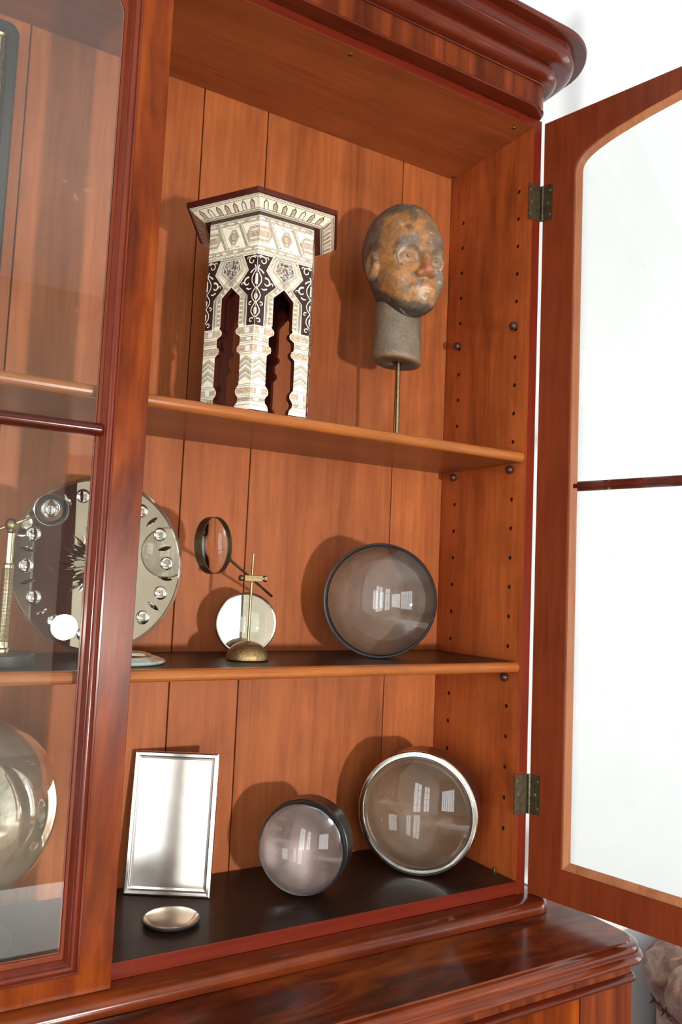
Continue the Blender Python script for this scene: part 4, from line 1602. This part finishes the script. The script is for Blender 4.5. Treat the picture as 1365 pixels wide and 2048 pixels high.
# smoked dome on the middle shelf
UR = 0.1215
ul = thing('dome_lens', 'large smoky glass dome in a dark metal mount, on the middle shelf at right', 'lens', (-0.2985, 0.118, 0.4585))
un = Vector((-0.682, -0.731, 0.0)).normalized()
uc = Vector((0, 0, UR + 0.0005))
MB().lathe([(UR - 0.004, 0.0), (UR - 0.001, 0.0008), (UR, -0.001), (UR, -0.016), (UR - 0.004, -0.018), (UR - 0.004, 0.0)], uc, un, 96).build('mount_ring', M['black'], ul)
MB().lathe([(UR - 0.0045, -0.0182), (UR - 0.002, -0.019), (UR - 0.003, -0.050), (UR - 0.012, -0.075), (UR - 0.030, -0.088), (0, -0.090), (0, -0.086), (UR - 0.032, -0.084), (UR - 0.016, -0.072), (UR - 0.0070, -0.050), (UR - 0.0060, -0.0185)], uc, un, 96,
           mats=[0] * 5 + [1] * 5).build('back_shell', [plain('dull_zinc', (0.16, 0.15, 0.125), 0.4, 0.7, 0.2, 40), plain('shell_lining', (0.17, 0.085, 0.052), 0.6, 0, 0.25, 14)], ul)
MB().lathe([(0, 0.044)] + cap(UR - 0.005, 0.0, 0.044)[1:], uc, un, 96).build('glass_dome', M['pane_clear'], ul)
MB().lathe([(0, -0.003)] + [(r, h - 0.033) for r, h in cap(UR - 0.0065, 0.0, 0.030)[1:]], uc, un, 96).build('inner_glass', M['pane_clear'], ul)

# big lens in a bronzed tube on the bottom board
BR = 0.1275
bn = Vector((-0.69, -0.66, 0.02)).normalized()
bl = thing('mounted_lens', 'large lens in a bronzed tube with bright steel rim, right end of bottom board', 'lens', (-0.1835, 0.112, 0.0))
b_c = Vector((0, 0, BR + 0.0035))
BD = 0.078
MB().lathe([(BR - 0.0100, 0.0010), (BR - 0.0088, 0.0045), (BR - 0.0068, 0.0045), (BR - 0.0056, 0.0018), (BR - 0.0046, 0.0018), (BR - 0.0030, 0.0040), (BR - 0.0008, 0.0036), (BR + 0.0012, 0.0015), (BR + 0.0012, -0.007), (BR - 0.0100, -0.007), (BR - 0.0100, 0.0010)], b_c, bn, 112).build('rim', M['steel'], bl)
MB().lathe([(BR - 0.007, -0.0072), (BR, -0.0072), (BR, -BD), (BR - 0.004, -BD - 0.001), (BR - 0.004, -0.020), (BR - 0.007, -0.020), (BR - 0.007, -0.0072)], b_c, bn, 112).build('tube', M['brown_metal'], bl)
MB().lathe([(0, -BD + 0.004), (BR - 0.0045, -BD + 0.004), (BR - 0.0045, -BD - 0.0005), (0, -BD - 0.0005)], b_c, bn, 72).build('back_plate', plain('brown_back_plate', (0.24, 0.110, 0.055), 0.5, 0, 0.25, 12), bl)
pr = [(0, 0.026)] + cap(BR - 0.0103, -0.003, 0.029)[1:] + [(BR - 0.0103, -0.012)] + [(r, h) for r, h in reversed(cap(BR - 0.0103, -0.012, -0.018))][1:]
MB().lathe(pr, b_c, bn, 96).build('lens', M['lens_green'], bl)

# small lens in black mount
SR = 0.0880
sn = Vector((-0.66, -0.70, 0.05)).normalized()
sl = thing('black_lens', 'thick glass lens in a black lacquered tube, middle of the bottom board', 'lens', (-0.461, 0.112, 0.0))
s_c = Vector((0, 0, SR + 0.0058))
MB().lathe([(SR - 0.0040, 0.004), (SR - 0.001, 0.005), (SR, 0.003), (SR, -0.012), (SR + 0.0015, -0.013), (SR + 0.0015, -0.064), (SR - 0.004, -0.066), (SR - 0.004, 0.004)], s_c, sn, 96).build('tube', M['black'], sl)
MB().lathe([(0, -0.056), (SR - 0.0045, -0.056), (SR - 0.0045, -0.060), (0, -0.060)], s_c, sn, 72).build('back_plate', plain('pinkish_reflection_plate', (0.25, 0.155, 0.135), 0.3, 0.3, 0.5, 12), sl)  # added plate, its pinkish colour stands in for reflections in the lens
pr = [(0, 0.030)] + cap(SR - 0.0045, 0.006, 0.024)[1:] + [(SR - 0.0045, -0.006)] + [(r, h) for r, h in reversed(cap(SR - 0.0045, -0.006, -0.018))]
MB().lathe(pr, s_c, sn, 96).build('lens', M['lens'], sl)

# loose lens lying flat
dl = thing('loose_lens', 'shallow round lens with a dark edge lying flat at the front of the bottom board', 'lens', (-0.722, 0.108, 0.0006))
MB().lathe([(0, 0.0), (0.043, 0.0), (0.0500, 0.0035), (0.0515, 0.0070), (0.0505, 0.0085), (0.0, 0.0080)], seg=64).build('dark_edge', M['black'], dl)
MB().lathe([(0.0502, 0.0078)] + [(0.050 * (1 - k / 8), 0.0086 + 0.0052 * (1 - (1 - k / 8) ** 2)) for k in range(1, 8)] + [(0, 0.0138)], seg=64).build('lens', plain('tan_reflection_lens', (0.84, 0.70, 0.56), 0.10, 0.85, 0.04, 30), dl)  # tan tint stands in for the back boards reflected in the glass

# ------------------------------------------------------------------ silvered tray leaning on the back boards
P0, P1 = Vector((-0.763, 0.2675, 0.0008)), Vector((-0.6195, 0.1815, 0.0008))
ft = (P1 - P0).normalized()
fnrm = Vector((ft.y, -ft.x, 0))
tl = 0.105
fup = (Vector((0, 0, 1)) * math.cos(tl) - fnrm * math.sin(tl)).normalized()
fout = ft.cross(fup).normalized()
if fout.y > 0:
    fout = -fout
tr_ = thing('metal_tray', 'oblong silvered metal tray standing on edge against the back boards', 'tray', tuple(P0))
TWd, THt, rim = (P1 - P0).length, 0.2665, 0.0085


def FT(a, b, h):
    return ft * a + fup * b + fout * (h + 0.0) - fout * 0.0


mb = MB()
rows = []
for ins, h in ((0, -0.006), (0, 0.006), (rim * 0.35, 0.0072), (rim, 0.0068), (rim + 0.0015, 0.0015), (rim + 0.006, 0.0008)):
    rows.append([FT(ins, ins, h), FT(TWd - ins, ins, h), FT(TWd - ins, THt - ins, h), FT(ins, THt - ins, h)])
for r in rows:
    mb.v.extend([tuple(p) for p in r])
for i in range(len(rows) - 1):
    for k in range(4):
        mb.f.append((i * 4 + k, i * 4 + (k + 1) % 4, (i + 1) * 4 + (k + 1) % 4, (i + 1) * 4 + k))
        mb.m.append(0)
        mb.s.append(False)
mb.f.append((0, 1, 2, 3))
mb.m.append(0)
mb.s.append(False)
i = len(rows) - 1
mb.f.append((i * 4, i * 4 + 1, i * 4 + 2, i * 4 + 3))
mb.m.append(1)
mb.s.append(False)
mb.build('tray_body', [M['silver_edge'], M['silver']], tr_, 0.0006)

# ------------------------------------------------------------------ silvered glass ball behind the shut door
gb = thing('gazing_ball', 'large silvered glass ball on a dark ring foot behind the shut glass door', 'ball', (-1.0715, 0.150, 0.0006))
BRD = 0.1475


def ball_mat():
    m, nt, out = new_mat('silvered_glass')
    v, _ = coords(nt, (1, 1, 1), random_off=False)
    n = noise(nt, v, 18, 7, 0.7, 0.6)
    col = ramp(nt, n, [(0.32, (0.50, 0.46, 0.36)), (0.5, (0.72, 0.68, 0.55)), (0.7, (0.84, 0.80, 0.68))]).outputs[0]
    rr = ramp(nt, n, [(0.4, (0.03, 0.03, 0.03)), (0.75, (0.16, 0.16, 0.16))]).outputs[0]
    principled(nt, out, col, rr, 0.82, Coat_Weight=0.6, Coat_Roughness=0.02)
    return m


pr = [(0, 0.0)] + [(BRD * math.sin(PI * k / 40), BRD - BRD * math.cos(PI * k / 40)) for k in range(1, 40)] + [(0, 2 * BRD)]
MB().lathe([(r, h + 0.0735) for r, h in pr], seg=80).build('ball', ball_mat(), gb)
MB().lathe([(0, 0), (0.085, 0), (0.088, 0.004), (0.086, 0.012), (0.060, 0.020), (0.042, 0.045), (0.050, 0.078), (0.046, 0.082), (0.0, 0.060)], seg=56).build('foot', M['black_dull'], gb)

# ------------------------------------------------------------------ framed picture, upper left
pf = thing('picture_frame', 'dark frame with rounded corners and a gilt inner edge, upper left behind the glass', 'picture', (-1.25, 0.262, 0.9211))


def rrect(x0, x1, z0, z1, r, n=8):
    pts = []
    for cx, cz_, a0 in ((x1 - r, z1 - r, 0), (x0 + r, z1 - r, PI / 2), (x0 + r, z0 + r, PI), (x1 - r, z0 + r, 1.5 * PI)):
        for k in range(n + 1):
            a = a0 + PI / 2 * k / n
            pts.append((cx + r * math.cos(a), cz_ + r * math.sin(a)))
    return pts


def frame_ring(seq):
    mb = MB()
    n = len(seq[0][0])
    for lp_, y in seq:
        mb.v.extend([(p[0], y, p[1]) for p in lp_])
    q = len(seq)
    for i in range(q):
        j = (i + 1) % q
        for k in range(n):
            k2 = (k + 1) % n
            mb.f.append((i * n + k, i * n + k2, j * n + k2, j * n + k))
            mb.m.append(0)
            mb.s.append(False)
    return mb


FX0, FX1, FZ1 = -0.18, 0.1795, 0.7165
Q = lambda d, r: rrect(FX0 + d, FX1 - d, d, FZ1 - d, r)
frame_ring([(Q(0, .022), 0.012), (Q(0, .022), -0.006), (Q(0.004, .018), -0.011), (Q(0.017, .008), -0.011), (Q(0.0205, .005), -0.004), (Q(0.0205, .005), 0.012)]).build('frame', plain('blue_black_frame', (0.016, 0.022, 0.026), 0.35, 0, 0.2, 30), pf)
frame_ring([(Q(0.0207, .005), 0.008), (Q(0.0207, .005), -0.003), (Q(0.0245, .004), -0.006), (Q(0.0290, .003), -0.004), (Q(0.0300, .003), 0.008)]).build('gilt_slip', M['brass_dull'], pf)
MB().box((FX0 + 0.0305, -0.002, 0.0305), (FX1 - 0.0305, 0.008, FZ1 - 0.0305)).build('picture_panel', plain('aged_panel', (0.26, 0.24, 0.15), 0.5, 0, 0.7, 60), pf)

# ------------------------------------------------------------------ tufted armchair at lower right
def leather_mat():
    m, nt, out = new_mat('worn_leather')
    v, _ = coords(nt, (1, 1, 1), random_off=False)
    n = noise(nt, v, 14, 6, 0.65, 0.5)
    n2 = noise(nt, v, 120, 5, 0.7)
    col = ramp(nt, n, [(0.32, (0.085, 0.032, 0.028)), (0.48, (0.17, 0.085, 0.06)), (0.62, (0.30, 0.20, 0.14)), (0.75, (0.36, 0.27, 0.20))]).outputs[0]
    p = principled(nt, out, col, 0.55)
    b = nt.nodes.new('ShaderNodeBump')
    b.inputs['Strength'].default_value = 0.5
    b.inputs['Distance'].default_value = 0.004
    L(nt, n2, b.inputs['Height'])
    L(nt, b.outputs[0], p.inputs['Normal'])
    return m


ML = leather_mat()
ch = thing('armchair', 'low tufted armchair in worn brown leather beside the base cabinet', 'chair', (1.012, -0.165, FZ))
ch.scale = (1, 1, 0.9)
# U-shaped path: left arm, back, right arm (local coordinates, chair faces -y)
path = []
hwid, dep, rc_ = 0.315, 0.355, 0.16
for k in range(14):
    path.append((-hwid, -0.38 + (dep - rc_ + 0.38) * k / 13, Vector((-1, 0))))
for k in range(1, 10):
    a = PI - (PI / 2) * k / 9
    path.append((-hwid + rc_ + rc_ * math.cos(a), dep - rc_ + rc_ * math.sin(a), Vector((math.cos(a), math.sin(a)))))
for k in range(1, 9):
    path.append((-hwid + rc_ + (2 * hwid - 2 * rc_) * k / 9, dep, Vector((0, 1))))
for k in range(0, 10):
    a = PI / 2 - (PI / 2) * k / 9
    path.append((hwid - rc_ + rc_ * math.cos(a), dep - rc_ + rc_ * math.sin(a), Vector((math.cos(a), math.sin(a)))))
for k in range(1, 14):
    path.append((hwid, dep - rc_ - (dep - rc_ + 0.38) * k / 13, Vector((1, 0))))
# finer resampling of the path
fine = []
for i in range(len(path) - 1):
    for q in range(4):
        t = q / 4
        p_, n_ = path[i], path[i + 1]
        nv_ = (p_[2] * (1 - t) + n_[2] * t).normalized()
        fine.append((p_[0] * (1 - t) + n_[0] * t, p_[1] * (1 - t) + n_[1] * t, nv_))
fine.append(path[-1])
sec = []
for k in range(7):
    sec.append((0.062, 0.16 + 0.29 * k / 6, 0))          # outer wall going up
for k in range(25):
    a = -0.6 + (PI + 1.1) * k / 24
    sec.append((0.018 + 0.078 * math.cos(a), 0.535 + 0.078 * math.sin(a), 1))     # roll
for k in range(8):
    sec.append((-0.055, 0.47 - 0.31 * k / 7, 2))         # inner wall going down
mb = MB()
nS = len(sec)
s_acc = 0.0
buttons = []
for i, (x, y, nv_) in enumerate(fine):
    if i:
        s_acc += math.hypot(x - fine[i - 1][0], y - fine[i - 1][1])
    for j, (o_, z, kd) in enumerate(sec):
        dsp = 0.0
        if kd == 1:
            dsp = -0.016 * (abs(math.sin(s_acc * PI / 0.115)) ** 0.35 < 0.55) * 1.0
            dsp = -0.020 * math.exp(-((((s_acc / 0.115) % 1) - 0.5) / 0.10) ** 2) + 0.004 * math.sin(s_acc * 160 + j)
        if kd == 2:
            dsp = 0.02 * abs(math.sin(s_acc * PI / 0.115)) * abs(math.sin((z - 0.1) * PI / 0.13))
        cx0, cz0 = 0.018, 0.535
        if kd == 1:
            l = math.hypot(o_ - cx0, z - cz0)
            o2, z2 = cx0 + (o_ - cx0) * (1 + dsp / l), cz0 + (z - cz0) * (1 + dsp / l)
        else:
            o2, z2 = o_ - (dsp if kd == 2 else 0), z
        mb.v.append((x + nv_.x * o2, y + nv_.y * o2, z2))
for i in range(len(fine) - 1):
    for j in range(nS):
        j2 = (j + 1) % nS
        mb.f.append((i * nS + j, i * nS + j2, (i + 1) * nS + j2, (i + 1) * nS + j))
        mb.m.append(0)
        mb.s.append(j2 != 0)
mb.f += [tuple(range(nS)), tuple((len(fine) - 1) * nS + j for j in range(nS))]
mb.m += [0, 0]
mb.s += [False, False]
mb.build('arms_and_back', ML, ch)
# frayed welt along the outer seam
mb = MB()
pts = []
for i, (x, y, nv_) in enumerate(fine):
    pts.append((x + nv_.x * (0.066 + 0.004 * math.sin(i * 1.7)), y + nv_.y * (0.066 + 0.004 * math.sin(i * 1.7)), 0.458 + 0.006 * math.sin(i * 2.3)))
mb.tube(pts, [0.007 + 0.003 * math.sin(i * 0.9) for i in range(len(pts))], 8)
for i in range(0, len(pts) - 1):
    if random.random() < 0.55:
        continue
    x, y, nv_ = fine[i]
    ll = random.uniform(0.003, 0.013)
    a = Vector(pts[i])
    o3 = Vector((nv_.x, nv_.y, 0))
    mb.add([a, a + o3 * (0.007 + ll) + Vector((0, 0, ll * math.sin(i))), a + Vector((0.002, 0.002, 0.012)), a + o3 * 0.006 + Vector((0.002, 0.001, 0.014))], [(0, 1, 2), (1, 3, 2), (0, 2, 3), (0, 3, 1)])
mb.build('frayed_welt', plain('torn_leather', (0.10, 0.035, 0.032), 0.7, 0, 0.3, 60), ch)
for q in range(15):
    s_t = 0.115 * (q + 0.5)
    acc = 0
    for i in range(1, len(fine)):
        stp = math.hypot(fine[i][0] - fine[i - 1][0], fine[i][1] - fine[i - 1][1])
        if acc + stp >= s_t:
            x, y, nv_ = fine[i]
            c = Vector((x + nv_.x * 0.018, y + nv_.y * 0.018, 0.535 + 0.058))
            MB().lathe([(0.010, -0.003), (0.009, 0.002), (0.005, 0.0045), (0, 0.005)], c, (0, 0, 1), 14).build('button', ML, ch)
            break
        acc += stp
MB().box((-0.235, -0.40, 0.20), (0.235, 0.28, 0.36)).build('seat_cushion', ML, ch, 0.04, seg=4)
MB().box((-0.255, -0.36, 0.13), (0.255, 0.30, 0.1995)).build('seat_frame', ML, ch, 0.01)
for sx in (-1, 1):
    for y in (-0.33, 0.30):
        MB().lathe([(0, 0), (0.018, 0), (0.022, 0.03), (0.030, 0.11), (0.034, 0.1298 if y < 0.3 else 0.1598), (0, 0.1298 if y < 0.3 else 0.1598)], (sx * (0.23 if y < 0.3 else 0.27), y, 0), seg=20).build('leg', M['mouldz'], ch)
